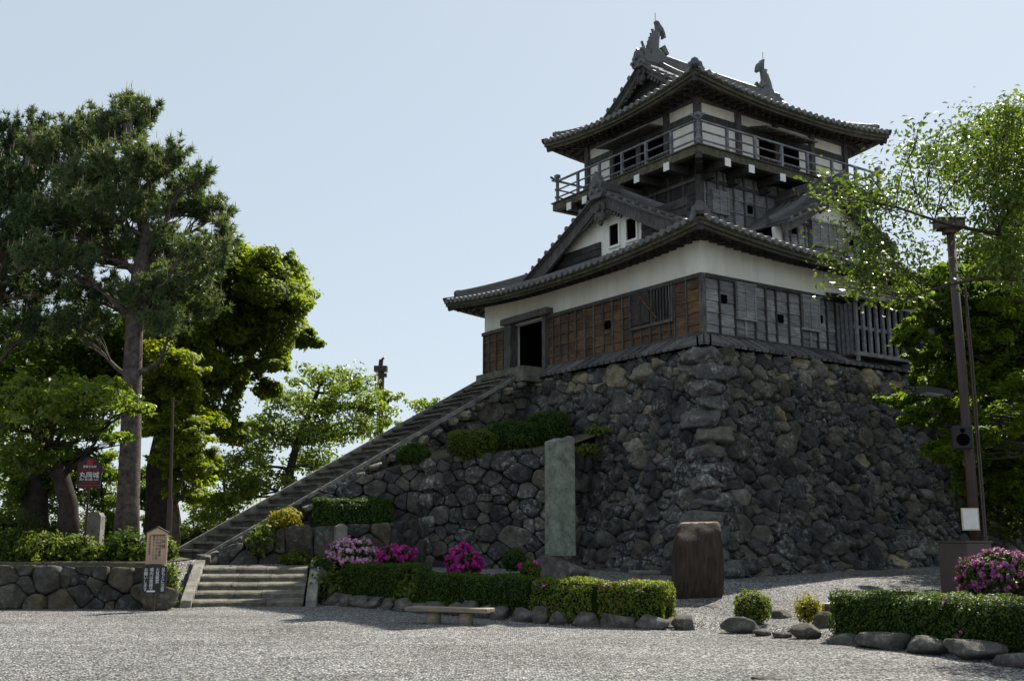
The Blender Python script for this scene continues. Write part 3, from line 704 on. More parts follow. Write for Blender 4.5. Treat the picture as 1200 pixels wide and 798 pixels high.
def build_roof(rf, stop, sp=0.3, name='roof', verge=0.75):
    r = empty(name); r.parent = keep
    for side in range(4):
        pan = MB(); cov = MB(); disc = MB(); fas = MB(); sof = MB(); raf = MB()
        n = (rf.x1 - rf.x0) if side in (0, 2) else (rf.y1 - rf.y0)
        k = max(1, round(n / sp)); st = n / k
        for i in range(k):
            a0, a1, ac = i * st, (i + 1) * st, (i + .5) * st
            e0, e1 = a0 + 1e-4, a1 - 1e-4
            m0, m1, mc = rf.dmax(side, e0, stop), rf.dmax(side, e1, stop), rf.dmax(side, ac, stop)
            if abs(m0 - m1) > 1.0: m0 = m1 = mc
            ns = max(2, int(max(m0, m1) / 0.5))
            vs = []
            for t in range(ns + 1):
                p, q_ = rf.P(side, a0, m0 * t / ns), rf.P(side, a1, m1 * t / ns); r_ = [(p[j] + q_[j]) / 2 for j in range(3)]; r_[2] -= .025
                vs += [p, r_, q_]
            fs = []
            for t in range(ns): b0 = t * 3; fs += [(b0, b0 + 1, b0 + 4, b0 + 3), (b0 + 1, b0 + 2, b0 + 5, b0 + 4)]
            pan.add(vs, fs)
            # cover tiles: half round, each overlapping the one below, centred between pans
            c = min(a0, n - a0)
            if i > 0 and not (side in (0, 2) and rf.g - .05 < c < rf.g + verge and False):
                mm = rf.dmax(side, a0 + 1e-3, stop)
                if side in (0, 2) and rf.g - .02 <= c < rf.g + verge: mm = min(mm, rf.g + .05)
                d = 0.0; vs = []; fs = []; R5 = [(math.cos(x), math.sin(x)) for x in np.linspace(0, math.pi, 6)]
                seg = []
                while d < mm - 0.05:
                    d2 = min(d + .3, mm); seg += [(d, .098), (d2, .082)]; d = d2
                if not seg: continue
                for (dd, rr) in seg:
                    p = Vector(rf.P(side, a0, dd))
                    al = Vector((1, 0, 0)) if side in (0, 2) else Vector((0, 1, 0))
                    for cx, sy in R5: vs.append(p + al * (cx * rr) + Vector((0, 0, sy * rr * 1.1 + .01)))
                for t in range(len(seg) - 1):
                    for j in range(5): fs.append((t * 6 + j, t * 6 + j + 1, t * 6 + 7 + j, t * 6 + 6 + j))
                cov.add(vs, fs)
                # round end disc
                p = Vector(rf.P(side, a0, 0)); o_ = {0: (0, -1, 0), 1: (-1, 0, 0), 2: (0, 1, 0), 3: (1, 0, 0)}[side]; o_ = Vector(o_)
                disc.tube([p + Vector((0, 0, .02)) - o_ * .03, p + Vector((0, 0, .02)) + o_ * .05], .098, 10)
            # eave board, soffit, rafters
        na = max(8, int(n / .4)); pts = []
        for i in range(na + 1):
            a = n * i / na; pts.append(a)
        o_ = Vector({0: (0, -1, 0), 1: (-1, 0, 0), 2: (0, 1, 0), 3: (1, 0, 0)}[side])
        def ed(a, d, dz):
            p = Vector(rf.P(side, a, max(d, 0))); p.z += dz
            return p
        ins = lambda a, d: min(max(a, d), n - d)
        def strip(mb, rows, mat=0):
            vs = []; fs = []
            for a in pts:
                for d, dz in rows: vs.append(ed(ins(a, d), d, dz))
            m_ = len(rows)
            for i in range(na):
                for j in range(m_ - 1): fs.append((i * m_ + j, i * m_ + j + 1, (i + 1) * m_ + j + 1, (i + 1) * m_ + j))
            mb.add(vs, fs, mat)
        strip(fas, [(0.02, -.005), (0.02, -.085), (0.06, -.09), (0.06, -.2), (.14, -.205), (.14, -.3), (.32, -.31)])
        strip(sof, [(0.3, -.29), (0.5, -.27), (0.9, -.28), (1.35, -.42)])
        a = .18
        while a < n - .1:
            d1 = min(1.3, min(a, n - a) + .02)
            if d1 > .2:
                raf.beam(ed(a, .3, -.33), ed(a, min(d1, .85), -.33), .085, .09)
                raf.beam(ed(a, min(.62, d1), -.40), ed(a, d1, -.47), .09, .11)
            a += .33
        part(pan, 'pan_tiles', M['tile'], r, True)
        part(cov, 'cover_tiles', M['tile'], r, True); part(disc, 'eave_tile_ends', M['tile_end'], r)
        part(fas, 'eave_board', M['wood_moss'], r); part(sof, 'soffit', M['wood_dark'], r); part(raf, 'rafters', M['wood_dark'], r)
    # hip ridges
    for sx in (0, 1):
        for sy in (0, 1):
            path = []
            for t in np.linspace(.42, rf.g + .1, 9):
                x = rf.x0 + t if sx == 0 else rf.x1 - t; y = rf.y0 + t if sy == 0 else rf.y1 - t
                path.append((x, y, rf.z(t, t) + .13))
            hp = MB(); hp.sweep([(-.16, -.16), (.16, -.16), (.15, .08), (.09, .1), (.08, .17), (0, .21), (-.08, .17), (-.09, .1), (-.15, .08)], path)
            h_ = part(hp, 'hip_ridge', M['tile'], r)
            on = MB(); p = Vector(path[0]); dv = (Vector(path[1]) - p); dv.z = 0; dv.normalize(); sv = Vector((-dv.y, dv.x, 0))
            fn = lambda aa, t, bb: p + sv * aa + dv * t + Vector((0, 0, bb))
            ks = 1.0 if (sx, sy) == (0, 0) else .6
            on.prism([(ks * a_, ks * b_) for a_, b_ in [(-.24, -.2), (.24, -.2), (.26, .05), (.22, .2), (.14, .24), (.1, .33), (0, .38), (-.1, .33), (-.14, .24), (-.22, .2), (-.26, .05)]], fn, -.1, .1)
            on.tube([fn(0, -.12, .08), fn(0, -.18, .08)], [.13, .1], 10)
            part(on, 'demon_tile', M['tile'], r)
            cr = MB(); q_ = Vector(path[0]); cr.beam(q_ + dv * (-.42) + Vector((0, 0, -.46)), q_ + dv * 1.3 + Vector((0, 0, -.1)), .18, .2); cr.beam(q_ + dv * (-.6) + Vector((0, 0, -.13)), q_ + dv * .3 + Vector((0, 0, -.04)), .2, .1); part(cr, 'hip_rafter', M['wood_dark'], r)
    return r
M['tile_end'] = mat_plain('tile_end', (0.135, 0.135, 0.13), 0.7, 0.35, 9)
M['wood_moss'] = mat_wood('wood_moss', (0.035, 0.033, 0.025), (0.11, 0.10, 0.068), (3, 3, 3))

def gable(G, zs, sf, zfoot, tw, roof, ridge_len, wall_mats=None, hb=(.42, .60), verge_w=.62, dl=1.0, name='gable', onis=1.0):
    """G(s,t,z): s across, t inward from the barge board, zs(|s|) the roof line, sf half width"""
    S = np.linspace(0, sf, 15)
    w = MB(); top = [(s, zs(abs(s)) - .04) for s in list(-S[::-1]) + list(S[1:])]
    poly = [(sf * .98, zfoot - .5)] + [(s, z) for s, z in top[::-1]] + [(-sf * .98, zfoot - .5)]
    w.prism(poly, G, tw, tw + .12); gw = part(w, name, wall_mats or M['plaster'])
    for sg in (-1, 1):
        bb = MB(); vs = []; n = len(S)
        for i, s in enumerate(S):
            h = hb[0] + (hb[1] - hb[0]) * (i / (n - 1)) ** 1.5
            z = zs(s)
            for t, dz in ((-.07, -.03), (-.07, -.03 - h), (.05, -.03 - h), (.05, -.03)): vs.append(G(sg * s, t, z + dz))
        fs = [(0, 1, 2, 3), tuple(4 * (n - 1) + j for j in (3, 2, 1, 0))]
        for i in range(n - 1):
            for j in range(4): fs.append((4 * i + j, 4 * i + (j + 1) % 4, 4 * i + 4 + (j + 1) % 4, 4 * i + 4 + j))
        bb.add(vs, fs)
        vs = []                                   # raised moulding along the top and the bottom of the board
        for dzt, th, dep in ((0, .1, -.12), ):
            for i, s in enumerate(S):
                z = zs(s)
                for t, dz in ((dep, .03), (dep, -.08), (-.068, -.08), (-.068, .03)): vs.append(G(sg * s, t, z + dz))
        bb.add(vs, fs)
        part(bb, 'barge_board', M['batten'], gw)
        vt = MB(); s = .16                        # short tiles lying across the verge
        L_ = sf - .02
        while s < L_:
            z = zs(s); zz = zs(min(s + .14, sf)); pp = [G(sg * s, -.2, z + .05), G(sg * s, verge_w, z + .05)]
            vt.tube([Vector(pp[0]) + Vector((0, 0, .01)), Vector(pp[1]) + Vector((0, 0, .01))], .095, 8)
            s += .40
        vs = []                                   # the bed of the verge
        for s_i in S:
            z = zs(s_i)
            for t, dz in ((-.2, -.02), (-.2, .03), (verge_w + .3, .03), (verge_w + .3, -.02)): vs.append(G(sg * s_i, t, z + dz))
        vt.add(vs, fs)
        part(vt, 'verge_tiles', M['tile'], gw, False)
        dr = MB(); path = [G(sg * s_i, verge_w + .12, zs(s_i) + .12) for s_i in np.linspace(.1, sf * .93, 14)]
        dr.sweep([(-.13, -.14), (.13, -.14), (.12, .1), (.07, .12), (.05, .2), (-.05, .2), (-.07, .12), (-.12, .1)], path)
        part(dr, 'descending_ridge', M['tile'], gw)
        # carved scrolls beside the pendant
        sc = MB()
        for k in range(5):
            s_k = .3 + k * .16; z = zs(s_k) - hb[0] - .13
            sc.tube([G(sg * s_k, -.02, z), G(sg * s_k, .04, z)], .09 - .008 * k, 10)
            sc.tube([G(sg * (s_k + .05), -.05, z - .03), G(sg * (s_k + .05), .0, z - .03)], .045, 8)
        part(sc, 'scroll_carving', M['batten'], gw)
    # hanging carved pendant
    zt = zs(0) - hb[0] - .02; pd = MB(); k = onis
    out = [(0, .1), (.1, .06), (.2, .04), (.27, -.06), (.26, -.18), (.18, -.25), (.23, -.33), (.24, -.44), (.16, -.52), (.09, -.52), (.07, -.6), (0, -.68)]
    poly = [(a * k, zt + b * k) for a, b in out] + [(-a * k, zt + b * k) for a, b in out[-2:0:-1]]
    pd.prism(poly, G, -.13, -.02)
    pd.tube([G(0, -.12, zt - .12 * k), G(0, -.22, zt - .12 * k)], [.13 * k, .1 * k], 12)
    for a, b in ((.14, -.4), (-.14, -.4), (0, -.52)): pd.tube([G(a * k, -.12, zt + b * k), G(a * k, -.17, zt + b * k)], .055 * k, 8)
    part(pd, 'pendant', M['batten'], gw)
    # ridge with its end ornament
    rd = MB(); zr = zs(0)
    rd.sweep([(-.2, -.12), (.2, -.12), (.19, .16), (.13, .2), (.13, .3), (.07, .36), (-.07, .36), (-.13, .3), (-.13, .2), (-.19, .16)], [G(0, t, zr + .04) for t in np.linspace(-.12, ridge_len, 6)])
    for sg in (-1, 1): rd.tube([G(sg * .21, -.1, zr + .06), G(sg * .21, ridge_len, zr + .06)], .05, 6)
    rr = part(rd, 'ridge', M['tile'], gw)
    on = MB(); o_ = onis
    pl = [(-.26, -.25), (-.33, -.1), (-.27, .08), (-.31, .2), (-.2, .32), (-.16, .46), (-.06, .52), (0, .62), (.06, .52), (.16, .46), (.2, .32), (.31, .2), (.27, .08), (.33, -.1), (.26, -.25)]
    on.prism([(a * o_, zr + .02 + b * o_) for a, b in pl], G, -.3, -.1)
    on.tube([G(0, -.3, zr + .2 * o_), G(0, -.4, zr + .2 * o_)], [.14 * o_, .1 * o_], 10)
    on.tube([G(-.2, -.3, zr - .02), G(-.2, -.38, zr - .02)], .07, 8); on.tube([G(.2, -.3, zr - .02), G(.2, -.38, zr - .02)], .07, 8)
    part(on, 'demon_tile', M['tile'], gw)
    return gw

low = Roof(-1.1, LU + 1.1, -1.1, LV + 1.1, 9.9, .4215, .0095, .42, 6.5, 2.15)
rl = build_roof(low, (2.8, 10.3, 4.0))
zl_ = lambda s: low.ze + low.h(low.half - s)
gl = gable(lambda s, t, z: (low.x0 + low.g + t, low.yc - s, z), zl_, low.half - low.g - .02, low.ze + low.h(low.g), .34, low, 1.75, onis=1.1)
gr = gable(lambda s, t, z: (low.x1 - low.g - t, low.yc + s, z), zl_, low.half - low.g - .02, low.ze + low.h(low.g), .34, low, 1.75, onis=1.1)
# windows and dark boarding in the left gable wall (plane x = low.x0+g+tw)
gx0 = low.x0 + low.g + .34
for y0, y1 in ((5.15, 5.62), (4.26, 4.74)):
    f = MB(); zb, zt = 11.32, 12.04
    f.box(gx0 - .07, gx0 + .01, y0 - .07, y0, zb - .08, zt + .06); f.box(gx0 - .07, gx0 + .01, y1, y1 + .07, zb - .08, zt + .06)
    f.box(gx0 - .07, gx0 + .01, y0, y1, zt, zt + .06); f.box(gx0 - .07, gx0 + .01, y0, y1, zb - .08, zb); f.box(gx0 - .02, gx0 - .005, y0, y1, zb, zt, 1)
    part(f, 'window', [M['plaster'], M['void']], gl)
f = MB()
boards(f, (gx0 - .01, 6.1), (gx0 - .01, 9.3), 10.9, 11.6, (-1, 0), 3, split=[.5, 1.0, 1.5, 2.0, 2.6])
part(f, 'board_panel', M['wood_dark'], gl)
f = MB(); boards(f, (gx0 - .01, 1.9), (gx0 - .01, 4.0), 10.9, 12.1, (-1, 0), 4, split=[.5, 1.0, 1.5])
part(f, 'board_panel', M['wood_dark'], gl)
# dormer gable on the right slope
DX, DYb, DZ = 6.55, 0.2, 12.98
zd = lambda s: DZ - (.86 * abs(s) - .085 * s * s)
gd = gable(lambda s, t, z: (DX + s, DYb + t, z), zd, 2.75, 10.95, .36, low, 2.6, hb=(.2, .3), name='dormer_gable', onis=.75)
dr = MB()
for sg in (-1, 1):
    S = np.linspace(0, 3.4, 12); vs = []
    for s in S:
        for t in (.5, 1.5, 2.6): vs.append((DX + sg * s, DYb + t, zd(s)))
    dr.add(vs, [(i * 3 + j, i * 3 + j + 1, i * 3 + 4 + j, i * 3 + 3 + j) for i in range(11) for j in range(2)])
    y = DYb + .95
    while y < 2.8:
        dr.tube([(DX + sg * s, y, zd(s) + .02) for s in np.linspace(.1, 3.3, 12)], .09, 8); y += .3
part(dr, 'dormer_tiles', M['tile'], gd, True)
f = MB(); yw = DYb + .36
boards(f, (4.15, yw - .005), (9.0, yw - .005), 10.75, 11.5, (0, -1), 3, split=[.5, 1.1, 1.25, 1.7, 2.15, 2.6, 2.9, 3.4, 3.9, 4.4])
dp = part(f, 'board_panel', M['wood_grey'], gd)
f = MB(); f.box(5.4, 7.08, yw - .14, yw - .06, 10.85, 11.66)
for k in range(5): f.box(5.4 + k * .41, 5.44 + k * .41, yw - .165, yw - .135, 10.85, 11.66)
f.box(5.33, 7.15, yw - .18, yw - .04, 11.66, 11.73)
part(f, 'shutter', M['wood_grey'], gd)
for x in (4.62, 7.45):
    f = MB(); f.box(x - .09, x + .09, yw - .1, yw - .03, 11.1, 11.36); part(f, 'loophole', M['void'], gd)
f = MB()
for x in (4.15, 4.45, 4.8, 5.15, 5.32, 7.2, 7.6, 8.0, 8.4, 8.8): f.box(x - .03, x + .03, yw - .09, yw - .03, 10.7, 11.5)
f.box(4.1, 9.0, yw - .1, yw - .03, 11.47, 11.55); part(f, 'battens', M['batten'], gd)

# ---------------- middle wall under the balcony, balcony, upper storey
UX0, UX1, UY0, UY1 = 2.8, 10.3, 2.75, 8.5
mb = MB(); mb.box(UX0 + .02, UX1 - .02, UY0 + .02, UY1 - .02, 10.6, 13.75)
mw = part(mb, 'middle_wall', M['wood_dark'])
f = MB()
boards(f, (UX0 + .02, UY0), (UX1, UY0), 11.4, 13.6, (0, -1), 5, split=[.25, .75, 1.05, 1.5, 2.0, 2.5, 3.1, 3.7, 4.3, 4.9, 5.5, 6.1, 6.7])
f2 = MB(); boards(f2, (UX0 + .02, UY0), (UX0 + .02, UY1), 11.4, 13.6, (-1, 0), 5, split=[.7, 1.4, 2.1, 2.8, 3.5, 4.2, 4.9])
part(f, 'board_wall', M['wood_grey'], mw); part(f2, 'board_wall', M['wood_dark'], mw)
f = MB()
for x in (3.05, 3.55, 3.85, 4.3, 4.8, 5.3, 5.9, 6.5, 7.1, 7.7): f.box(x - .035, x + .035, UY0 - .09, UY0, 11.4, 13.6)
for k in range(1, 8): y = UY0 + .7 * k; f.box(UX0 - .09, UX0 + .02, y - .035, y + .035, 11.4, 13.6)
f.box(UX0 - .1, UX0 + .1, UY0 - .1, UY0 + .1, 11.3, 13.7); f.box(UX0, UX1, UY0 - .1, UY0 + .01, 13.15, 13.25); f.box(UX0 - .1, UX0 + .01, UY0, UY1, 13.15, 13.25)
part(f, 'battens', M['batten'], mw)
f = MB(); f.box(3.2, 3.95, UY0 - .15, UY0 - .05, 12.1, 12.9)
for k in range(3): f.box(3.2 + k * .35, 3.25 + k * .35, UY0 - .18, UY0 - .14, 12.1, 12.9)
part(f, 'shutter', M['wood_grey'], mw)
f = MB(); f.box(4.95, 5.15, UY0 - .12, UY0 - .03, 12.4, 12.65); part(f, 'loophole', M['void'], mw)
# balcony
AX0, AX1, AY0, AY1 = 1.95, 11.15, 1.9, 9.35
mb = MB()
for (x0, x1, y0, y1) in ((AX0, AX1, AY0, UY0), (AX0, AX1, UY1, AY1), (AX0, UX0, UY0, UY1), (UX1, AX1, UY0, UY1)): mb.box(x0, x1, y0, y1, 13.72, 13.84)
bal = part(mb, 'balcony', M['wood_dark'])
f = MB(); e = .1
f.box(AX0 - e, AX1 + e, AY0 - e, AY0 + .12, 13.62, 13.88); f.box(AX0 - e, AX1 + e, AY1 - .12, AY1 + e, 13.62, 13.88)
f.box(AX0 - e, AX0 + .12, AY0 + .12, AY1 - .12, 13.62, 13.88); f.box(AX1 - .12, AX1 + e, AY0 + .12, AY1 - .12, 13.62, 13.88)
f.box(AX0 - e - .05, AX1 + e + .05, AY0 - e - .05, AY0 - .02, 13.89, 13.93); f.box(AX0 - e - .05, AX0 - .02, AY0 - .02, AY1 + .15, 13.89, 13.93)
part(f, 'edge_beam', M['wood_moss'], bal)
def cantilever(p, q_, wd=.24, hh=.26):
    f = MB(); f.beam(p, q_, wd, hh); b_ = part(f, 'bracket_beam', M['wood_dark'], bal)
for x in (3.0, 4.1, 5.6, 7.1, 8.6, 10.0):
    cantilever((x, AY0 - .22, 13.48), (x, UY0 + .2, 13.48))
    f = MB(); f.box(x - .125, x + .125, AY0 - .25, AY0 - .222, 13.345, 13.615); part(f, 'beam_cap', M['white_cap'], bal)
for y in (3.15, 4.6, 6.0, 7.4, 8.3):
    cantilever((AX0 - .22, y, 13.5), (UX0 + .2, y, 13.5))
    f = MB(); f.box(AX0 - .25, AX0 - .222, y - .125, y + .125, 13.365, 13.635); part(f, 'beam_cap', M['white_cap'], bal)
for x in (3.0, 4.1, 5.6, 7.1, 8.6, 10.0):
    f = MB(); f.beam((x, UY0 - .45, 13.25), (x, UY0 + .1, 13.22), .2, .2); part(f, 'bracket', M['wood_dark'], bal)
f = MB()
f.beam((AX0 + .1, AY0 + .1, 13.5), (UX0, UY0, 13.45), .22, .24); f.beam((AX0 - .15, AY0 - .15, 13.52), (UX0, UY0, 13.5), .2, .2)
part(f, 'corner_bracket', M['wood_dark'], bal)
rl_ = MB(); po = MB(); RX0, RX1, RY0, RY1 = AX0 + .03, AX1 - .03, AY0 + .03, AY1 - .03
for (p, q_, ln) in (((RX0, RY0), (RX1, RY0), 7), ((RX0, RY0), (RX0, RY1), 6), ((RX1, RY0), (RX1, RY1), 6), ((RX0, RY1), (RX1, RY1), 7)):
    dx, dy = (q_[0] - p[0]), (q_[1] - p[1]); L_ = math.hypot(dx, dy); dx /= L_; dy /= L_
    for z, w, h in ((14.78, .075, .06), (14.44, .045, .045), (14.14, .045, .045)):
        ex = .32 if z > 14.7 else .12
        pts = [(p[0] - dx * ex, p[1] - dy * ex, z + (.1 if z > 14.7 else 0)), (p[0] - dx * .05, p[1] - dy * .05, z), (q_[0] + dx * .05, q_[1] + dy * .05, z), (q_[0] + dx * ex, q_[1] + dy * ex, z + (.1 if z > 14.7 else 0))]
        for a, b in zip(pts[:-1], pts[1:]): rl_.beam(a, b, w, h)
    for k in range(ln + 1):
        x = p[0] + dx * L_ * k / ln; y = p[1] + dy * L_ * k / ln; c = k in (0, ln)
        po = MB(); po.box(x - .045, x + .045, y - .045, y + .045, 13.9, 14.98 if c else 14.75)
        if c: po.box(x - .085, x + .085, y - .085, y + .085, 14.9, 15.02)
        if not (c and dx < .5): part(po, 'railing_post', M['rail'], bal)
part(rl_, 'railing', M['rail'], bal)
# upper storey
mb = MB(); mb.box(UX0 + .03, UX1 - .03, UY0 + .03, UY1 - .03, 13.8, 16.7)
uw = part(mb, 'upper_wall', M['plaster'])
f = MB(); PX = [UX0, 4.68, 6.55, 8.45, UX1]; PY = [UY0, 4.2, 5.62, 7.05, UY1]
for x in PX:
    for y in (UY0, UY1): f.box(x - .1, x + .1, y - .1 + (0 if y == UY0 else 0), y + .1, 13.8, 16.5)
for y in PY[1:-1]:
    for x in (UX0, UX1): f.box(x - .1, x + .1, y - .1, y + .1, 13.8, 16.5)
for z0, z1 in ((15.3, 15.5), (15.9, 16.2)):
    f.box(UX0 + .1, UX1 - .1, UY0 - .05, UY0 + .06, z0, z1); f.box(UX0 - .05, UX0 + .06, UY0 + .1, UY1 - .1, z0, z1); f.box(UX1 - .06, UX1 + .05, UY0 + .1, UY1 - .1, z0, z1)
f.box(UX0 + .1, UX1 - .1, UY0 - .04, UY0 + .06, 14.02, 14.14); f.box(UX0 - .04, UX0 + .06, UY0 + .1, UY1 - .1, 14.02, 14.14)
part(f, 'timber_frame', M['batten'], uw)
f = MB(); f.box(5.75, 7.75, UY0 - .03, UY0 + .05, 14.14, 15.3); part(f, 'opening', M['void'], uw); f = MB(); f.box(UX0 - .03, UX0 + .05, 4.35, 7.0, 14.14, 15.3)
op = part(f, 'opening', M['void'], uw)  # black slabs on a closed wall, painting in the unlit room
f = MB()
for k in range(14): x = 5.8 + k * .145; f.box(x - .03, x + .03, UY0 - .06, UY0 - .03, 14.14, 14.5)
for k in range(18): y = 4.42 + k * .147; f.box(UX0 - .06, UX0 - .03, y - .03, y + .03, 14.14, 14.5)
f.box(5.75, 7.75, UY0 - .07, UY0 - .02, 14.48, 14.54); f.box(UX0 - .07, UX0 - .02, 4.35, 7.0, 14.48, 14.54)
part(f, 'grille', M['batten'], uw)
f = MB(); f.add([(5.2, UY0 - .06, 15.52), (7.8, UY0 - .06, 15.52), (7.75, 1.85, 15.28), (5.15, 1.85, 15.28), (5.2, UY0 - .06, 15.46), (7.8, UY0 - .06, 15.46), (7.75, 1.85, 15.22), (5.15, 1.85, 15.22)], [(0, 1, 2, 3), (4, 7, 6, 5), (3, 2, 6, 7), (0, 3, 7, 4), (1, 5, 6, 2)])
for k in range(6): f.beam((5.25 + k * .48, UY0 - .1, 15.44), (5.22 + k * .48, 1.9, 15.2), .04, .05)
part(f, 'awning_shutter', M['batten'], uw)
f = MB(); f.add([(UX0 - .06, 4.3, 15.52), (UX0 - .06, 7.05, 15.52), (1.98, 7.05, 15.42), (1.98, 4.3, 15.42), (UX0 - .06, 4.3, 15.46), (UX0 - .06, 7.05, 15.46), (1.98, 7.05, 15.36), (1.98, 4.3, 15.36)], [(0, 1, 2, 3), (4, 7, 6, 5), (3, 2, 6, 7), (0, 3, 7, 4), (1, 5, 6, 2)])
part(f, 'awning_shutter', M['batten'], uw)

top = Roof(1.55, LU - 1.55, 1.55, LV - 1.55, 15.98, .348, .0567, .36, 4.6, 1.5)
rt = build_roof(top, None, verge=.7)
zt_ = lambda s: top.ze + top.h(top.half - s)
LR = top.x1 - top.x0 - 2 * top.g
gt = gable(lambda s, t, z: (top.x0 + top.g + t, top.yc - s, z), zt_, top.half - top.g - .02, top.ze + top.h(top.g), .3, top, LR / 2, M['wood_dark'], hb=(.22, .32), verge_w=.55, onis=.85)
gt2 = gable(lambda s, t, z: (top.x1 - top.g - t, top.yc + s, z), zt_, top.half - top.g - .02, top.ze + top.h(top.g), .3, top, LR / 2, M['wood_dark'], hb=(.22, .32), verge_w=.55, onis=.85)
f = MB(); zr = zt_(0)
f.sweep([(-.24, -.1), (.24, -.1), (.22, .3), (.15, .34), (.15, .46), (.07, .52), (-.07, .52), (-.15, .46), (-.15, .34), (-.22, .3)], [(x, top.yc, zr + .05 + .05 * ((x - 6.55) / 3.5) ** 2) for x in np.linspace(top.x0 + top.g - .1, top.x1 - top.g + .1, 12)])
part(f, 'main_ridge', M['tile'], rt)
# the two dolphin-fish finials at the ridge ends
def fish(x, sg):
    f = MB(); zb = zr + .42
    path = [(-.05, 0), (-.12, .2), (-.1, .5), (-.02, .78), (.1, 1.0), (.24, 1.16)]; rad = [.31, .30, .26, .21, .15, .08]
    K = 12; vs = []
    for (a, b), r_ in zip(path, rad):
        for j in range(K):
            an = 2 * math.pi * j / K; vs.append((x + sg * (a + r_ * math.cos(an)), top.yc + r_ * .6 * math.sin(an), zb + b + r_ * .35 * math.cos(an) * -.6))
    fs = [(i * K + j, i * K + (j + 1) % K, (i + 1) * K + (j + 1) % K, (i + 1) * K + j) for i in range(len(path) - 1) for j in range(K)]
    f.add(vs, fs + [tuple(range(K)), tuple(range(K * (len(path) - 1), K * len(path)))])
    G = lambda a, t, b: (x + sg * a, top.yc + t, zb + b)
    f.prism([(.08, 1.02), (.06, 1.3), (.02, 1.42), (.14, 1.4), (.2, 1.32), (.34, 1.2), (.42, 1.05), (.46, .86), (.36, .82), (.36, .95), (.26, 1.06)], G, -.09, .09)       # tail
    for k in range(5): f.prism([(-.36 + .06 * k, .2 + .18 * k), (-.46 + .07 * k, .34 + .18 * k), (-.3 + .06 * k, .36 + .18 * k)], G, -.03, .03)   # back fins
    f.prism([(.1, .35), (.42, .12), (.5, .2), (.3, .5)], G, -.2, -.1); f.prism([(.1, .35), (.42, .12), (.5, .2), (.3, .5)], G, .1, .2)          # side fins
    f.prism([(-.34, -.08), (.44, -.08), (.48, .02), (.3, .09), (.24, .2), (-.26, .2), (-.36, .06)], G, -.2, .2)                                       # head on its saddle
    f.tube([G(.03, 0, 1.38), G(.03, 0, 1.75)], .012, 5)
    part(f, 'ridge_fish', M['tile'], rt)
    if sg > 0:
        f = MB(); f.tube([G(-.5, 0, .12), G(-.66, 0, .45)], .05, 8); part(f, 'bird_perch_tile', M['tile'], rt)
fish(top.x0 + top.g + .62, 1); fish(top.x1 - top.g - .62, -1)

#@@PART2

# ------------------------------------------------------------------ foliage builders
def leaf_geo(P, Nn, size, asp, r, droop=0.0, fold=0.12):
    """one folded four-cornered leaf per point"""
    n = len(P); Nn = Nn / (np.linalg.norm(Nn, axis=1, keepdims=True) + 1e-9)
    t = r.normal(size=(n, 3)); t[:, 2] -= droop
    d = t - (t * Nn).sum(1, keepdims=True) * Nn; d /= np.linalg.norm(d, axis=1, keepdims=True) + 1e-9
    w = np.cross(Nn, d); s = (size * r.uniform(0.65, 1.3, n))[:, None]
    b = P - d * s * .5; tip = P + d * s * .5 - Nn * s * fold * .6; m = P + d * s * (-.05)
    V = np.stack([b, m + w * s * asp * .5 + Nn * s * fold, tip, m - w * s * asp * .5 + Nn * s * fold], 1).reshape(-1, 3)
    return V, np.arange(4 * n).reshape(n, 4)
def unit(r, n):
    d = r.normal(size=(n, 3)); return d / np.linalg.norm(d, axis=1, keepdims=True)
def limb(mb, a, b, r0, r1, r, sag=0.0, n=7, bend=0.12, sides=6):
    a, b = np.array(a), np.array(b); L = np.linalg.norm(b - a); pts = []; ph = r.uniform(-1, 1, (2, 3))
    for i in range(n):
        t = i / (n - 1)
        p = a + (b - a) * t + L * bend * (ph[0] * math.sin(math.pi * t) + 0.5 * ph[1] * math.sin(2 * math.pi * t)) * np.array([1, 1, .6])
        p[2] += sag * L * math.sin(math.pi * t); pts.append(Vector(p))
    mb.tube(pts, [r0 + (r1 - r0) * (i / (n - 1)) ** .8 for i in range(n)], sides)
    return pts
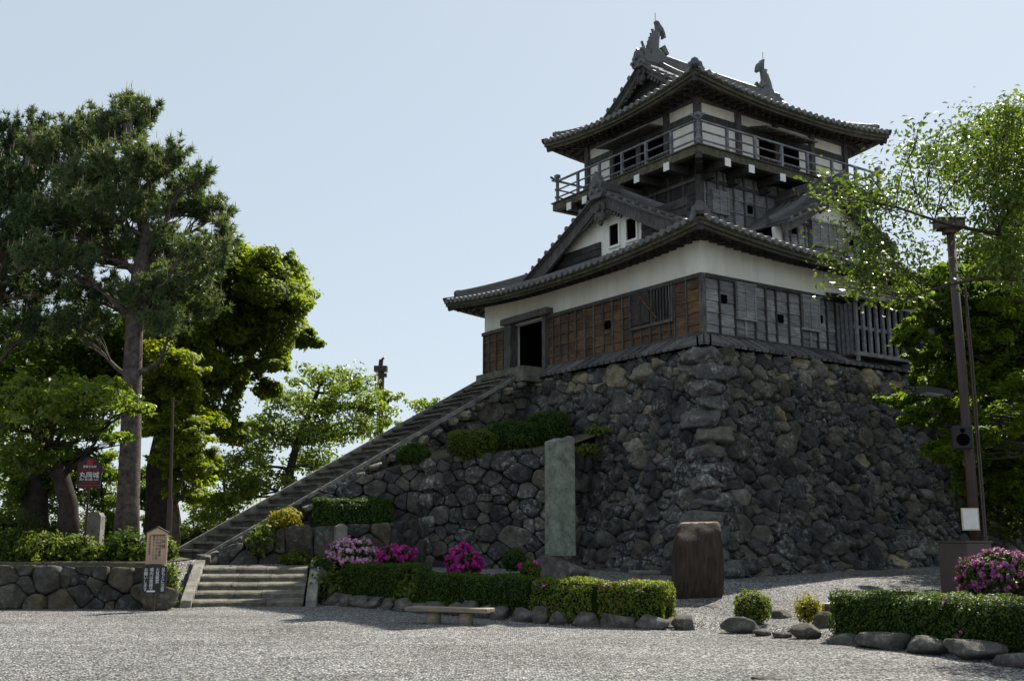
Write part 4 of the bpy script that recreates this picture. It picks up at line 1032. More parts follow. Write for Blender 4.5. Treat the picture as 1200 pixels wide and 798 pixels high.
def tree(name, label, trunk, tr, clumps, nleaf, lsize, mat, bark, group=None, seed=1, asp=.55, droop=.3, sub=9, subr=.42, flat=.75, updir=.6, inner=.4, twig=True, low=-.35, limb_r=.35, cat='tree', src=None, mats2=None, tw_r=.012, wexp=.667, srmin=.0):
    """clumps: (centre, rx, ry, rz). trunk: points; limbs run from the trunk to each clump, twigs on to each spray of leaves"""
    r = np.random.default_rng(seed); base = Vector(trunk[0]); root = empty(name, base)
    tag(root, label, cat, group)
    mb = MB(); T = [Vector(p) for p in trunk]
    mb.tube(T, [tr * (1.25 if i == 0 else 1.0) * (1 - .62 * i / (len(T) - 1)) for i in range(len(T))], 12)
    mb.build('trunk', bark, root, True, base)
    lm = MB(); Ps = []; Ns = []
    vol = np.array([(c[1] * c[2] * c[3]) ** wexp for c in clumps]); vol = vol / vol.sum()
    for (c, rx, ry, rz), w in zip(clumps, vol):
        c = np.array(c); cand = [p for p in T[1:] if p.z < c[2] + .2] or [T[1]]
        if src: cand = [Vector(p) for p in src if p[2] < c[2] + .6] or cand
        p0 = min(cand, key=lambda p: (p - Vector(c)).length + .5 * max(0, p.z - c[2] + .6))
        lr = max(tw_r * 1.6, limb_r * tr * (w * len(clumps)) ** .5)
        lp_ = limb(lm, p0, c + np.array([0, 0, -.25 * rz]), lr, tw_r * 1.2, r, .06)
        ns = max(3, int(sub * (w * len(clumps)) ** .6)); nl = int(nleaf * w)
        dirs = unit(r, ns * 3); dirs = dirs[dirs[:, 2] > low][:ns]; ns = len(dirs)
        rad = r.uniform(inner * .8, 1.03, ns) ** .65
        cs = c + dirs * np.array([rx, ry, rz]) * rad[:, None]
        sr = subr * (rx * ry * rz) ** (1 / 3) * r.uniform(.7, 1.3, ns)
        if twig:
            for q_ in cs[:: (1 if ns < 12 else 2)]: limb(lm, lp_[r.integers(3, 6)], q_, tw_r + lr * .1, tw_r * .5, r, .04, 4, .1, 4)
        sr = np.maximum(sr, srmin) * np.clip(r.lognormal(0, .28, ns), .5, 1.5); wgt = sr ** 2; wgt /= wgt.sum()
        k = r.choice(ns, nl, p=wgt); g_ = r.normal(size=(nl, 3)); g_ /= np.maximum(1, np.linalg.norm(g_, axis=1, keepdims=True) / 1.7)
        a1 = dirs * np.array([1, 1, .35]) + r.normal(size=(ns, 3)) * .5; a1[:, 2] -= .15; a1 /= np.linalg.norm(a1, axis=1, keepdims=True)
        a2 = np.cross(a1, np.array([0, 0, 1.])); a2 /= np.linalg.norm(a2, axis=1, keepdims=True) + 1e-9; a3 = np.cross(a2, a1)
        off = (a1[k] * g_[:, :1] * 1.2 + a2[k] * g_[:, 1:2] * .8 + a3[k] * g_[:, 2:] * flat * .75) * (sr[k] * .62)[:, None]
        st = r.uniform(size=nl) < .08; off[st] *= 1.3
        P = cs[k] + off; Ps.append(P)
        outw = (P - c) / np.array([rx, ry, rz])
        Ns.append(outw * .5 + g_ * .3 + np.array([0, 0, updir]) + r.normal(size=(nl, 3)) * .55)
    if lm.v: lm.build('branches', bark, root, True, base)
    V, F = leaf_geo(np.concatenate(Ps), np.concatenate(Ns), lsize, asp, r, droop)
    mesh_np('crown', V, F, mats2 or mat, root, base, midx=None)
    return root
def pine(name, label, trunk, tr, pads, ntuft, seed, mat, group, needles=20, nl=.17):
    r = np.random.default_rng(seed); base = Vector(trunk[0]); root = empty(name, base); tag(root, label, 'tree', group)
    mb = MB(); T = [Vector(p) for p in trunk]
    mb.tube(T, [tr * (1.2 if i == 0 else 1) * (1 - .65 * i / (len(T) - 1)) for i in range(len(T))], 14); mb.build('trunk', M['pine_bark'], root, True, base)
    lm = MB(); C = []; A = []; CC = []
    w = np.array([p[1] * p[3] for p in pads]); w = w / w.sum()
    for (c, rx, ry, rz), wi in zip(pads, w):
        c = np.array(c); cand = [p for p in T[2:] if p.z < c[2] + .1] or [T[2]]
        p0 = min(cand, key=lambda p: (p - Vector(c)).length + max(0, p.z - c[2] + .9))
        lp_ = limb(lm, p0, c - np.array([0, 0, rz * .5]), tr * .28, .03, r, -.05)
        n = int(ntuft * wi); ns = max(6, n // 11)
        th = r.uniform(0, 2 * math.pi, ns); rr = np.sqrt(r.uniform(0, 1, ns))
        top = np.sqrt(np.clip(1 - rr ** 2, 0, 1))
        sh = np.c_[np.cos(th) * rr * rx, np.sin(th) * rr * ry, rz * (top * r.uniform(-.1, 1, ns) - .15)] + c
        for q_ in sh[::3]: limb(lm, lp_[r.integers(3, 6)], q_ - np.array([0, 0, .12]), .022, .009, r, .03, 4, .1, 4)
        k = r.integers(0, ns, n); ax_ = (sh[k] - c) / np.array([rx, ry, rz]) * .55 + np.array([0, 0, .75]) + r.normal(size=(n, 3)) * .3
        ax_ /= np.linalg.norm(ax_, axis=1, keepdims=True)
        # shoots strung along short upright twigs
        sa = (sh - c) / np.array([rx, ry, rz]) * .6 + np.array([0, 0, .8]) + r.normal(size=(ns, 3)) * .3; sa /= np.linalg.norm(sa, axis=1, keepdims=True)
        ax_ = sa[k]; tt = r.uniform(-.38, .34, n)[:, None]
        C.append(sh[k] + ax_ * tt + r.normal(size=(n, 3)) * .045); A.append(ax_)
        CC.append((sh + sa * .36)[::2])
    lm.build('branches', M['pine_bark'], root, True, base)
    C = np.concatenate(C); A = np.concatenate(A); n = len(C)
    D = A[:, None, :] * .55 + r.normal(size=(n, needles, 3)) * .62; D /= np.linalg.norm(D, axis=2, keepdims=True)
    L = nl * r.uniform(.7, 1.25, (n, needles, 1)); S = np.cross(D, unit(r, n * needles).reshape(n, needles, 3)); S /= np.linalg.norm(S, axis=2, keepdims=True) + 1e-9
    b = C[:, None, :] + D * .01; V = np.stack([b - S * .018, b + S * .018, b + D * L], 2).reshape(-1, 3)
    mesh_np('needles', V, np.arange(len(V)).reshape(-1, 3), mat, root, base)
    ca = MB()
    for q_ in np.concatenate(CC)[:420]: ca.tube([Vector(q_), Vector(q_ + np.array([r.normal() * .02, r.normal() * .02, r.uniform(.16, .3)]))], [.010, .004], 5)
    tag(ca.build('candles', M['candle'], root, False, base), kind='stuff')
    return root
def bush(name, label, c, rad, n, lsize, mat, group=None, cat='shrub', seed=1, box=0.0, rough=.10, core=.84, z0=None, flowers=None, asp=.6, updir=.25, loose=.06, fl_size=.05, stem=None):
    """leafy shrub: leaves through the outer shell of a bumpy rounded body round a solid dark core that paints the inner shade"""
    r = np.random.default_rng(seed); c = np.array(c, float); rad = np.array(rad, float); base = Vector((c[0], c[1], c[2] - rad[2]))
    def shell(k):
        d = unit(r, k)
        if box: m = np.abs(d).max(1, keepdims=True); e = d / m; d2 = d * (1 - box) + e * box * .93
        else: d2 = d
        o = np.array([noise.noise(Vector(x * 2.1 + c)) * rough * 1.6 + noise.noise(Vector(x * 5 + c)) * rough for x in d])
        return d, d2 * (1 + o)[:, None]
    d, s = shell(n)
    P = c + s * rad * (1 + (r.uniform(-1, .25, n) * loose * 2)[:, None])
    P = P[P[:, 2] > c[2] - rad[2] * .96]; d = d[:len(P)] if len(P) == n else (P - c) / rad
    Nn = d / rad * rad.min() + r.normal(size=(len(P), 3)) * .55 + np.array([0, 0, updir])
    V, F = leaf_geo(P, Nn, lsize, asp, r, 0)
    o = mesh_np(name, V, F, mat, None, base); o.location = base; tag(o, label, cat, group)
    Pc, Fc = rock_verts((2, 2, 2), seed + 5, cuts=0, sub=3, rough=.05, box=box * .9)
    mb = MB(); mb.add(Pc * rad * core + c, Fc); k = mb.build('branches', M['leaf_core'], o, True, base)  # solid dark body painting the shaded inside, not modelled branches
    if flowers:
        fm, nf, hemi = flowers; d, s = shell(nf * 3); kx = d[:, 2] > hemi
        # flowers sit in patches
        pt = np.array([noise.noise(Vector(x * 3.3 + c + 9)) for x in d]); kx &= pt > -.12; d, s = d[kx][:nf], s[kx][:nf]
        P = c + s * rad * 1.02; P = np.repeat(P, 5, 0) + r.normal(size=(len(P) * 5, 3)) * fl_size * .32
        Nn = np.repeat(d, 5, 0) + r.normal(size=(len(P), 3)) * .55
        V, F = leaf_geo(P, Nn, fl_size, .85, r, 0); mesh_np('flowers', V, F, fm, o, base)
    return o
def hedge(name, label, path, w, z0, z1, n, lsize, mat, seed=1, core=.88, group=None, und=.05, extra=None, end_mat=None):
    """clipped hedge along a plan path; leaves on a softly uneven box with rounded shoulders"""
    r = np.random.default_rng(seed); p = [Vector((*q_, 0)) for q_ in path]
    L = [0.0]
    for a, b in zip(p[:-1], p[1:]): L.append(L[-1] + (b - a).length)
    Lt = L[-1]; base = p[0].copy(); base.z = z0
    def frame(s):
        s = min(max(s, 0), Lt - 1e-6); i = max(j for j in range(len(L) - 1) if L[j] <= s)
        d = (p[i + 1] - p[i]).normalized(); return p[i] + d * (s - L[i]), d, Vector((d.y, -d.x, 0))
    H = z1 - z0; V_, N_ = [], []
    per = w + 2 * H
    ends = int(n * (w * H) / (w * H + Lt * per))
    for i in range(n):
        if i < 2 * ends:
            e = i % 2; a, b = r.uniform(-w / 2, w / 2), r.uniform(0.02, H); q_, d, sd_ = frame(0 if e == 0 else Lt); sg = -1 if e == 0 else 1
            nn = d * sg; pt = q_ + sd_ * a + Vector((0, 0, z0 + b))
            rr = max(0, abs(a) / (w / 2) - .8) / .2; pt -= d * sg * (.08 * rr * rr)
        else:
            s = r.uniform(0, Lt); u = r.uniform(0, per); q_, d, sd_ = frame(s)
            if u < H: a, b, nn = -w / 2, u, -sd_
            elif u < H + w: a, b, nn = u - H - w / 2, H, Vector((0, 0, 1))
            else: a, b, nn = w / 2, u - H - w, sd_
            # round the shoulders
            ca, cb = abs(a) / (w / 2), b / H
            if ca > .75 and cb > .75:
                k = ((ca - .75) / .25) * ((cb - .75) / .25); a *= 1 - .12 * k; b -= H * .10 * k; nn = nn * .6 + Vector((0, 0, .5)) + sd_ * (.4 if a > 0 else -.4)
            pt = q_ + sd_ * a + Vector((0, 0, z0 + b))
        o_ = noise.noise(pt * 1.7) * und * 1.6 + noise.noise(pt * 5) * und + r.uniform(-.06, .02)
        pt = pt + nn * o_; V_.append(pt); N_.append(nn)
    P = np.array(V_); Nn = np.array(N_) + r.normal(size=(n, 3)) * .6 + np.array([0, 0, .3])
    V, F = leaf_geo(P, Nn, lsize, .6, r, 0)
    o = mesh_np(name, V, F, mat, None, base); o.location = base; tag(o, label, 'hedge', group)
    mb = MB(); pts = [p[0] + (p[1] - p[0]).normalized() * .06] + p[1:-1] + [p[-1] - (p[-1] - p[-2]).normalized() * .06]
    mb.sweep([(-w / 2 * core, z0), (w / 2 * core, z0), (w / 2 * core, z0 + H * .8), (w / 2 * core * .85, z0 + H * core * 1.02), (-w / 2 * core * .85, z0 + H * core * 1.02), (-w / 2 * core, z0 + H * .8)], pts)
    mb.build('branches', M['leaf_core'], o, False, base)  # dark filler for the inner shade of the hedge, not modelled branches
    if extra:
        for em, cnt, es, s0, s1 in extra:
            kk = r.choice(n, cnt * 6); sel = [k for k in kk if s0 <= (Vector(P[k]) - p[0]).dot((p[-1] - p[0]).normalized()) / Lt <= s1 and Nn[k][2] > -.4][:cnt]
            Q = np.repeat(P[sel], 5, 0) + r.normal(size=(5 * len(sel), 3)) * es * .35; V, F = leaf_geo(Q, np.repeat(Nn[sel], 5, 0) + r.normal(size=(len(Q), 3)) * .4, es, .8, r)
            mesh_np('flowers' if 'fl' in em else 'dry_twigs', V, F, M[em], o, base)
    return o
CLX, CLZ = 1.0, 1.0
def cl(px, py, Y, rx, rz, ry=None):
    """crown clump read off the photograph at depth Y (radii in photo pixels -> metres)"""
    k = Y / FPX; return (at(px, py, Y), rx * k * CLX, (ry or (rx * .9)) * k * CLX, rz * k * CLZ)
def jit(lst, Y, dY, seed, ky=.9, cx=1.2, cz=1.55):
    global CLX, CLZ
    CLX, CLZ = cx, cz
    r = random.Random(seed); return [cl(a, b, Y + r.uniform(-dY, dY), c, d, c * ky) for a, b, c, d in lst]

# ------------------------------------------------------------------ trees
PG = 'pines on the left bed'
b0 = at(148, 628, 30.0); b0.z = gzs(b0.x, b0.y) - .1
tk = [b0, at(150, 590, 30), at(153, 520, 30.1), at(155, 440, 30.2), at(158, 370, 30.2), at(163, 320, 30.1), at(172, 280, 30), at(160, 230, 30), at(150, 170, 30), at(150, 135, 30)]
pads = jit([(135, 150, 42, 22), (165, 138, 26, 18), (150, 128, 22, 14), (95, 162, 42, 24), (60, 180, 38, 26), (188, 190, 26, 18), (208, 182, 18, 14), (222, 212, 30, 18), (246, 250, 30, 18), (262, 276, 22, 14),
            (205, 240, 44, 24), (150, 195, 50, 28), (105, 212, 50, 30), (140, 245, 56, 28), (85, 258, 50, 30), (190, 288, 52, 22), (240, 298, 38, 18), (222, 330, 40, 18), (182, 345, 48, 20), (125, 295, 54, 26), (235, 362, 30, 14), (65, 305, 48, 26), (120, 345, 44, 20), (200, 380, 34, 14), (90, 380, 44, 16)], 30, 1.8, 5, cx=.92, cz=1.0)
pine('pine_tree', 'tall pine with a straight grey trunk and dark needle crown behind the wooden placard', tk, .33, pads, 10500, 11, M['needle'], PG, 14)
b1 = Vector((-16.2, 32, 1.0))
pads2 = jit([(25, 160, 44, 26), (5, 190, 46, 30), (30, 215, 46, 30), (5, 250, 50, 32), (40, 265, 40, 28), (10, 300, 54, 34), (40, 335, 46, 24), (0, 350, 50, 26), (-40, 220, 60, 50), (-50, 300, 60, 50), (25, 385, 50, 20)], 32, 2.0, 6, cx=1.1, cz=1.2)
pine('pine_tree', 'darker pine at the far left edge whose trunk stands outside the picture', [b1, b1 + Vector((.1, 0, 2)), b1 + Vector((.2, 0, 5)), b1 + Vector((.6, 0, 8)), b1 + Vector((1.2, 0, 11)), b1 + Vector((1.3, 0, 13))], .36, pads2, 8500, 12, M['needle_dark'], PG, 14)
# rounded evergreen behind the pine
bt = at(193, 622, 38); bt.z = 1.0
tree('broadleaf_tree', 'big rounded evergreen with a thick dark trunk right of the pine', [bt, at(190, 590, 38), at(187, 550, 38), at(195, 505, 38), at(215, 450, 38), at(250, 400, 38)], .62,
     jit([(295, 318, 40, 20), (270, 330, 44, 26), (325, 340, 34, 22), (335, 372, 32, 22), (305, 352, 42, 28), (262, 365, 46, 32), (340, 402, 26, 16), (330, 428, 30, 12), (290, 395, 44, 28), (235, 375, 44, 36), (205, 345, 40, 34), (255, 430, 46, 28), (225, 470, 44, 30), (190, 410, 54, 44), (285, 455, 30, 18), (250, 505, 34, 20), (310, 430, 24, 12), (240, 320, 34, 20)], 38, 2.0, 21),
     90000, .19, M['leaf_broad'], M['dark_bark'], seed=22, sub=18, subr=.34, flat=.7, asp=.5, droop=.2)
# bright maples
MG = 'maples left of the staircase'
bm_ = at(206, 628, 34); bm_.z = 1.0
tree('maple_tree', 'yellow-green maple with drooping sprays between the pine trunk and the staircase', [bm_, at(204, 590, 34), at(200, 540, 34), at(196, 490, 34), at(190, 440, 34)], .16,
     jit([(190, 425, 34, 16), (205, 440, 30, 14), (195, 465, 36, 16), (212, 487, 34, 14), (200, 505, 30, 12), (222, 520, 30, 12), (215, 548, 30, 12), (228, 565, 26, 10), (212, 582, 22, 9), (235, 540, 20, 9), (180, 410, 26, 12), (235, 500, 20, 9), (190, 540, 20, 9), (178, 475, 26, 12)], 33.5, 1.0, 31),
     30000, .14, M['leaf_maple'], M['bark'], MG, 32, .6, .6, 15, .36, .5, .9, low=-.2)
bm2 = at(38, 625, 36); bm2.z = 1.0
tree('maple_tree', 'wide shady maple with a dark trunk at the far left under the pines', [bm2, at(40, 590, 36), at(45, 540, 36), at(55, 490, 36), at(70, 440, 36), at(90, 410, 36)], .5,
     jit([(60, 430, 54, 20), (110, 440, 46, 20), (20, 440, 44, 22), (140, 405, 40, 16), (60, 400, 54, 20), (10, 405, 40, 22), (90, 460, 50, 16), (30, 475, 44, 18), (130, 470, 34, 12), (-20, 450, 40, 26), (70, 545, 50, 16), (20, 555, 40, 22), (100, 420, 40, 16), (150, 440, 26, 12), (-5, 510, 34, 24), (60, 575, 40, 12)], 36, 2.0, 33),
     60000, .16, M['leaf_maple_dark'], M['dark_bark'], MG, 34, .6, .5, 17, .36, .55, .9, low=-.2)
# leaning cherry at the left
CG = 'cherry trees in leaf'
bc = at(82, 625, 28); bc.z = 1.0
tree('cherry_tree', 'leaning mossy cherry trunk with glossy leaves beside the dark red sign', [bc, at(80, 590, 28), at(72, 560, 28), at(55, 532, 28), at(42, 505, 28), at(60, 480, 28), at(95, 465, 28)], .27,
     jit([(60, 490, 44, 14), (110, 475, 42, 14), (148, 478, 24, 11), (20, 500, 34, 16), (30, 540, 32, 18), (100, 508, 34, 9), (142, 518, 20, 8), (75, 465, 40, 12), (40, 460, 30, 12), (15, 475, 24, 12), (130, 455, 22, 8)], 27.2, 1.0, 41),
     8500, .16, M['leaf_cherry_light'], M['dark_bark'], CG, 42, .5, .9, 14, .42, .45, .6, limb_r=.28)
# light young cherry beyond the staircase
b3 = at(338, 605, 43); b3.z = .5
tree('cherry_tree', 'slender airy cherry with pale green leaves behind the lower half of the staircase', [b3, at(337, 580, 43), at(340, 550, 43), at(348, 520, 43), at(360, 490, 43), at(372, 460, 43)], .22,
     jit([(385, 445, 26, 12), (418, 455, 28, 12), (440, 478, 26, 11), (400, 480, 30, 13), (350, 478, 34, 15), (325, 515, 36, 18), (295, 540, 32, 16), (375, 510, 40, 17), (420, 505, 28, 10), (318, 568, 32, 14), (286, 580, 28, 14), (368, 545, 32, 14), (255, 592, 28, 11), (458, 468, 14, 7), (305, 500, 20, 10), (460, 495, 12, 6), (345, 450, 14, 7)], 43, 1.6, 43),
     17000, .17, M['leaf_cherry_light'], M['dark_bark'], CG, 44, .5, .7, 15, .4, .7, .5, limb_r=.3, inner=.3)
b4 = at(505, 520, 46); b4.z = .2
tree('cherry_tree', 'small leafy treetop showing over the upper part of the staircase', [b4, b4 + Vector((0, 0, 2)), at(502, 510, 46), at(500, 490, 46), at(500, 478, 46)], .1,
     jit([(500, 478, 16, 7), (486, 474, 8, 4), (514, 474, 9, 5), (508, 488, 12, 5), (492, 490, 12, 5)], 46, .8, 45), 900, .17, M['leaf_cherry_light'], M['dark_bark'], CG, 46, .5, .7, 8, .5, .5, .6)
# right side: maple beside the pole, evergreen added behind it to darken the gap, cherry reaching into the frame
bm3 = Vector((14.6, 27.5, .7))
tree('maple_tree', 'large layered maple on the right, overlapping the pole and the castle wall', [bm3, bm3 + Vector((-.1, 0, 1.5)), bm3 + Vector((-.3, -.2, 3)), bm3 + Vector((-.8, -.4, 4.6)), bm3 + Vector((-.9, -.4, 6)), bm3 + Vector((-.6, -.3, 7.5))], .3,
     jit([(1082, 358, 34, 11), (1112, 340, 42, 14), (1160, 335, 46, 18), (1205, 345, 46, 24), (1072, 402, 32, 10), (1100, 385, 36, 11), (1110, 430, 42, 13), (1160, 400, 52, 20), (1065, 470, 28, 8), (1090, 455, 36, 10), (1105, 492, 42, 12), (1155, 460, 52, 22), (1200, 430, 52, 30), (1130, 530, 40, 12), (1180, 520, 50, 24), (1090, 532, 24, 7), (1170, 570, 50, 18), (1215, 590, 40, 20), (1225, 500, 40, 34), (1140, 365, 40, 14), (1070, 425, 22, 7), (1195, 380, 48, 22)], 26.3, 1.7, 51, cx=1.15, cz=2.0),
     85000, .125, M['leaf_maple_dark'], M['dark_bark'], None, 52, .6, .5, 19, .32, .45, 1.0, low=-.15)
bt2 = Vector((19.5, 33, .8))
tree('backing_evergreen', 'dark evergreen added behind the maple to darken the right edge', [bt2, bt2 + Vector((0, 0, 2)), bt2 + Vector((.1, 0, 4)), bt2 + Vector((0, 0, 7)), bt2 + Vector((0, 0, 9))], .4,
     jit([(1190, 330, 60, 44), (1230, 400, 60, 60), (1185, 430, 50, 44), (1180, 510, 50, 44), (1230, 520, 60, 60), (1190, 590, 50, 40), (1240, 300, 60, 50)], 33, 1.5, 53), 26000, .22, M['leaf_dark'], M['dark_bark'], None, 54, .5, .2, 18, .45, .8)
b5 = Vector((9.6, 15.6, .35))
c5 = [b5, Vector((9.5, 15.6, 1.6)), Vector((9.2, 15.5, 3.0)), Vector((8.7, 15.3, 4.3)), Vector((8.9, 15.6, 6)), Vector((9.1, 15.9, 7.6))]
br1 = [at(1215, 330, 14.8), at(1175, 326, 14.5), at(1137, 328, 14.3), at(1093, 339, 14.1), at(1045, 358, 13.9)]
br2 = [at(1215, 300, 14.9), at(1170, 275, 14.8), at(1110, 263, 14.6), at(1050, 243, 14.4), at(985, 230, 14.2)]
cher = jit([(1180, 150, 34, 20), (1130, 172, 32, 16), (1095, 188, 26, 12), (1062, 216, 22, 9), (1160, 215, 32, 18), (1100, 236, 22, 7), (1190, 235, 40, 28), (1052, 262, 20, 5), (1020, 250, 20, 7), (985, 236, 16, 6), (962, 214, 10, 5), (1010, 300, 18, 8), (1028, 318, 18, 8), (1042, 300, 16, 8), (1000, 330, 16, 6), (1182, 290, 28, 14), (1104, 148, 9, 7), (1062, 178, 10, 6), (1020, 205, 12, 5), (1075, 150, 7, 5), (1195, 130, 24, 14), (990, 262, 12, 5), (1015, 345, 16, 6), (970, 335, 6, 3), (1075, 296, 18, 6), (1060, 320, 18, 7), (1142, 324, 18, 6), (1150, 140, 16, 8), (1195, 310, 30, 14), (1170, 180, 40, 22), (1195, 205, 36, 26), (1172, 245, 26, 14), (1180, 265, 40, 20), (1130, 200, 24, 10), (1195, 165, 30, 20), (1178, 314, 22, 12), (1005, 318, 16, 6), (975, 300, 12, 5), (1030, 340, 18, 7), (1015, 232, 18, 7), (1045, 232, 18, 7), (1000, 215, 12, 5), (1058, 345, 18, 7), (1025, 278, 18, 7)], 14.8, .9, 55, cx=1.05, cz=1.25)
for (x, y, z, a, b_) in [(9.5, 16.5, 8.2, 1.3, .9), (10.8, 17.5, 7.2, 1.4, 1.0), (8.3, 17.2, 7.6, 1.2, .8), (11.0, 15.5, 6.4, 1.4, .9), (9.8, 14.3, 6.8, 1.2, .8), (11.8, 18.6, 6.4, 1.3, .9), (10.4, 19.3, 7.6, 1.3, .9), (12.4, 16.5, 7.4, 1.4, 1.0), (9.2, 18.4, 6.2, 1.0, .7), (10.9, 13.5, 5.6, 1.2, .8), (12.6, 14.6, 6.0, 1.3, .9), (12.0, 20.5, 6.6, 1.2, .9)]: cher.append((Vector((x, y, z)), a, a, b_))
tree('cherry_tree', 'near cherry reaching thin leafy branches in from the right edge before the castle', c5, .24, cher, 52000, .085, M['leaf_cherry'], M['dark_bark'], CG, 56, .5, .9, 14, .42, .7, .45, limb_r=.045, tw_r=.005, wexp=.56, srmin=.27, inner=.25, src=[tuple(a_.lerp(b_, t_)) for L_ in (br1, br2, c5[2:]) for a_, b_ in zip(L_[:-1], L_[1:]) for t_ in (0, .25, .5, .75)])
lm = MB(); lm.tube([Vector((8.75, 15.3, 4.1))] + br1, [.05, .04, .03, .022, .014, .008], 7); lm.tube([Vector((8.8, 15.4, 4.9))] + br2, [.05, .04, .03, .022, .014, .007], 7)
lm.build('boughs', M['dark_bark'], [o for o in bpy.data.objects if o.get('label', '').startswith('near cherry')][0], True, b5)
# young growth that fills the gaps under the big crowns
YG = 'young trees behind the left bed'
for (px, Y, lab, sd_, mt, cps) in [
    (118, 41, 'young pale green tree seen between the red sign and the pine trunk', 161, 'leaf_cherry_light', [(120, 560, 26, 14), (105, 585, 24, 12), (132, 590, 22, 12), (118, 610, 26, 10), (128, 540, 18, 9), (96, 560, 16, 9)]),
    (262, 44, 'young loose tree at the foot of the staircase behind the thin brown pole', 162, 'leaf_cherry_light', [(255, 560, 28, 12), (240, 590, 24, 12), (275, 585, 26, 12), (262, 610, 30, 10), (285, 560, 20, 9), (232, 610, 22, 10)]),
    (20, 40, 'young shady tree at the far left edge behind the leaning cherry', 163, 'leaf_maple_dark', [(20, 560, 34, 16), (5, 590, 34, 16), (40, 600, 30, 14), (60, 580, 24, 12), (15, 620, 34, 10)]),
    (178, 42, 'young tree showing between the pine trunk and the dark broadleaf trunk', 164, 'leaf_cherry_light', [(172, 590, 18, 12), (182, 610, 20, 10), (170, 560, 14, 8)])]:
    b_ = at(px, 628, Y); b_.z = .6
    tree('young_tree', lab, [b_, at(px + 1, 610, Y), at(px + 3, 590, Y), at(px, 565, Y), at(px + 2, 545, Y)], .09, jit(cps, Y, 1.0, sd_, cx=1.1, cz=1.3), 4200, .17, M[mt], M['dark_bark'], YG, sd_, .5, .6, 12, .42, .7, .55, limb_r=.3)
# dim shrubs and treetops beyond the left bed
BG = 'shrubs behind the left bed'
for i, (px, py, Y, rx, rz, lab) in enumerate([(245, 622, 37, 26, 16, 'dark shrub at the foot of the staircase, between the thin pole and the steps'), (215, 628, 38, 18, 14, 'small dark shrub directly behind the thin brown pole'), (12, 640, 31, 34, 26, 'dark leafy shrub at the far left edge under the leaning cherry'),
                              (280, 612, 40, 26, 12, 'low loose shrub behind the foot of the staircase under the airy cherry'), (60, 612, 40, 30, 16, 'dim shrub in the gap between the two leftmost trunks'), (120, 600, 42, 30, 12, 'pale shrub seen between the red sign post and the pine trunk')]):
    k = Y / FPX; c = at(px, py, Y); rz_ = max(rz * k, (c.z - gzs(c.x, c.y)) * .55)
    c.z = gzs(c.x, c.y) + rz_ * .9
    bush('shrub', lab, c, (rx * k, rx * k * .9, rz_), 2600, .12, M['leaf_dark'] if i != 5 else M['leaf_shrub'], BG, seed=60 + i, rough=.3, core=.6, loose=.2)

# ------------------------------------------------------------------ left bed: boulder wall, shrubs, signs
bw = stone_wall('boulder_wall', (-18.0, 26.35, -.05), (9.75, -.42, 0), (-.01, .12, 1), [(0, 0), (9.76, 0), (9.76, 1.02), (0, 1.16)], .58, M['boulder'], None, .26, 1.1, None, 71, .07)
tag(bw, 'low retaining wall of big rounded boulders left of the front steps', 'stone wall')
rock('boulder', (-8.12, 25.62, .28), (.95, .7, .66), 711, M['boulder'], .2); o = bpy.context.scene.objects['boulder']; tag(o, 'pale rounded boulder behind the post of the black notice board', 'rock')
for i, (px, py, Y, rx, rz, m, lab) in enumerate([(85, 640, 27.3, 30, 19, 'leaf_shrub', 'loose green shrub on the boulder wall below the leaning cherry trunk'), (48, 642, 27.2, 30, 20, 'leaf_shrub', 'yellowish shrub on the boulder wall, second from the left picture edge'), (150, 644, 27.2, 30, 19, 'leaf_hedge', 'rounded dark green shrub in front of the pine trunk'),
                                     (112, 650, 26.9, 17, 11, 'leaf_shrub', 'smallest round shrub on the boulder wall, before the little stone marker'), (18, 640, 27.6, 22, 22, 'leaf_hedge', 'dark shrub on the boulder wall nearest the left picture edge'), (186, 642, 28.2, 22, 16, 'leaf_shrub', 'bright shrub directly behind the wooden placard'),
                                     (140, 628, 28.6, 24, 10, 'leaf_yellow', 'yellow-green shrub round the foot of the pine')]):
    k = Y / FPX; c = at(px, py, Y); c.z = gzs(c.x, Y) + rz * k * .8
    bush('shrub', lab, c, (rx * k * .86, rx * k * .8, rz * k * (.8 + .25 * (i % 3) / 2)), 1900, .105, M[m], 'shrubs on the boulder wall', seed=80 + i, rough=.34, core=.6, loose=.24)
c = at(188, 690, 26.0); bush('ground_cover_plant', 'leafy plant trailing beside the left slab of the front steps', (c.x + .1, 26.15, .55), (.3, .3, .55), 700, .1, M['leaf_shrub'], None, 'plant', 91, rough=.3, core=.5, loose=.2)
mk = empty('stone_marker', (-10.95, 28.9, 1.05)); tag(mk, 'small grey stone grave marker on a block between red sign post and pine', 'stone marker')
f = MB(); f.box(-.17, .17, -.16, .16, .34, 1.15); f.prism([(-.17, 1.15), (.17, 1.15), (.1, 1.25), (-.1, 1.25)], lambda a, t, b: (a, t, b), -.16, .16); f.build('shaft', M['granite'], mk)
f = MB(); f.box(-.34, .34, -.3, .3, 0, .2); f.box(-.26, .26, -.24, .24, .2, .34); f.build('plinth', M['granite'], mk)

def text(body, size, loc, mat, parent, rot=(math.pi / 2, 0, 0), name='lettering', off=(0, 0, 0), sx=1.0, ext=.002):
    c = bpy.data.curves.new(name, 'FONT'); c.body = body; c.size = size; c.align_x = 'CENTER'; c.align_y = 'CENTER'; c.extrude = ext
    t = bpy.data.objects.new(name, c); col.objects.link(t); bpy.context.view_layer.update()
    me = bpy.data.meshes.new_from_object(t.evaluated_get(bpy.context.evaluated_depsgraph_get()))
    bpy.data.objects.remove(t); bpy.data.curves.remove(c)
    o = bpy.data.objects.new(name, me); col.objects.link(o); me.materials.clear(); me.materials.append(mat)
    o.parent = parent; o.location = loc; o.rotation_euler = rot; o.scale = (sx, 1, 1); return o
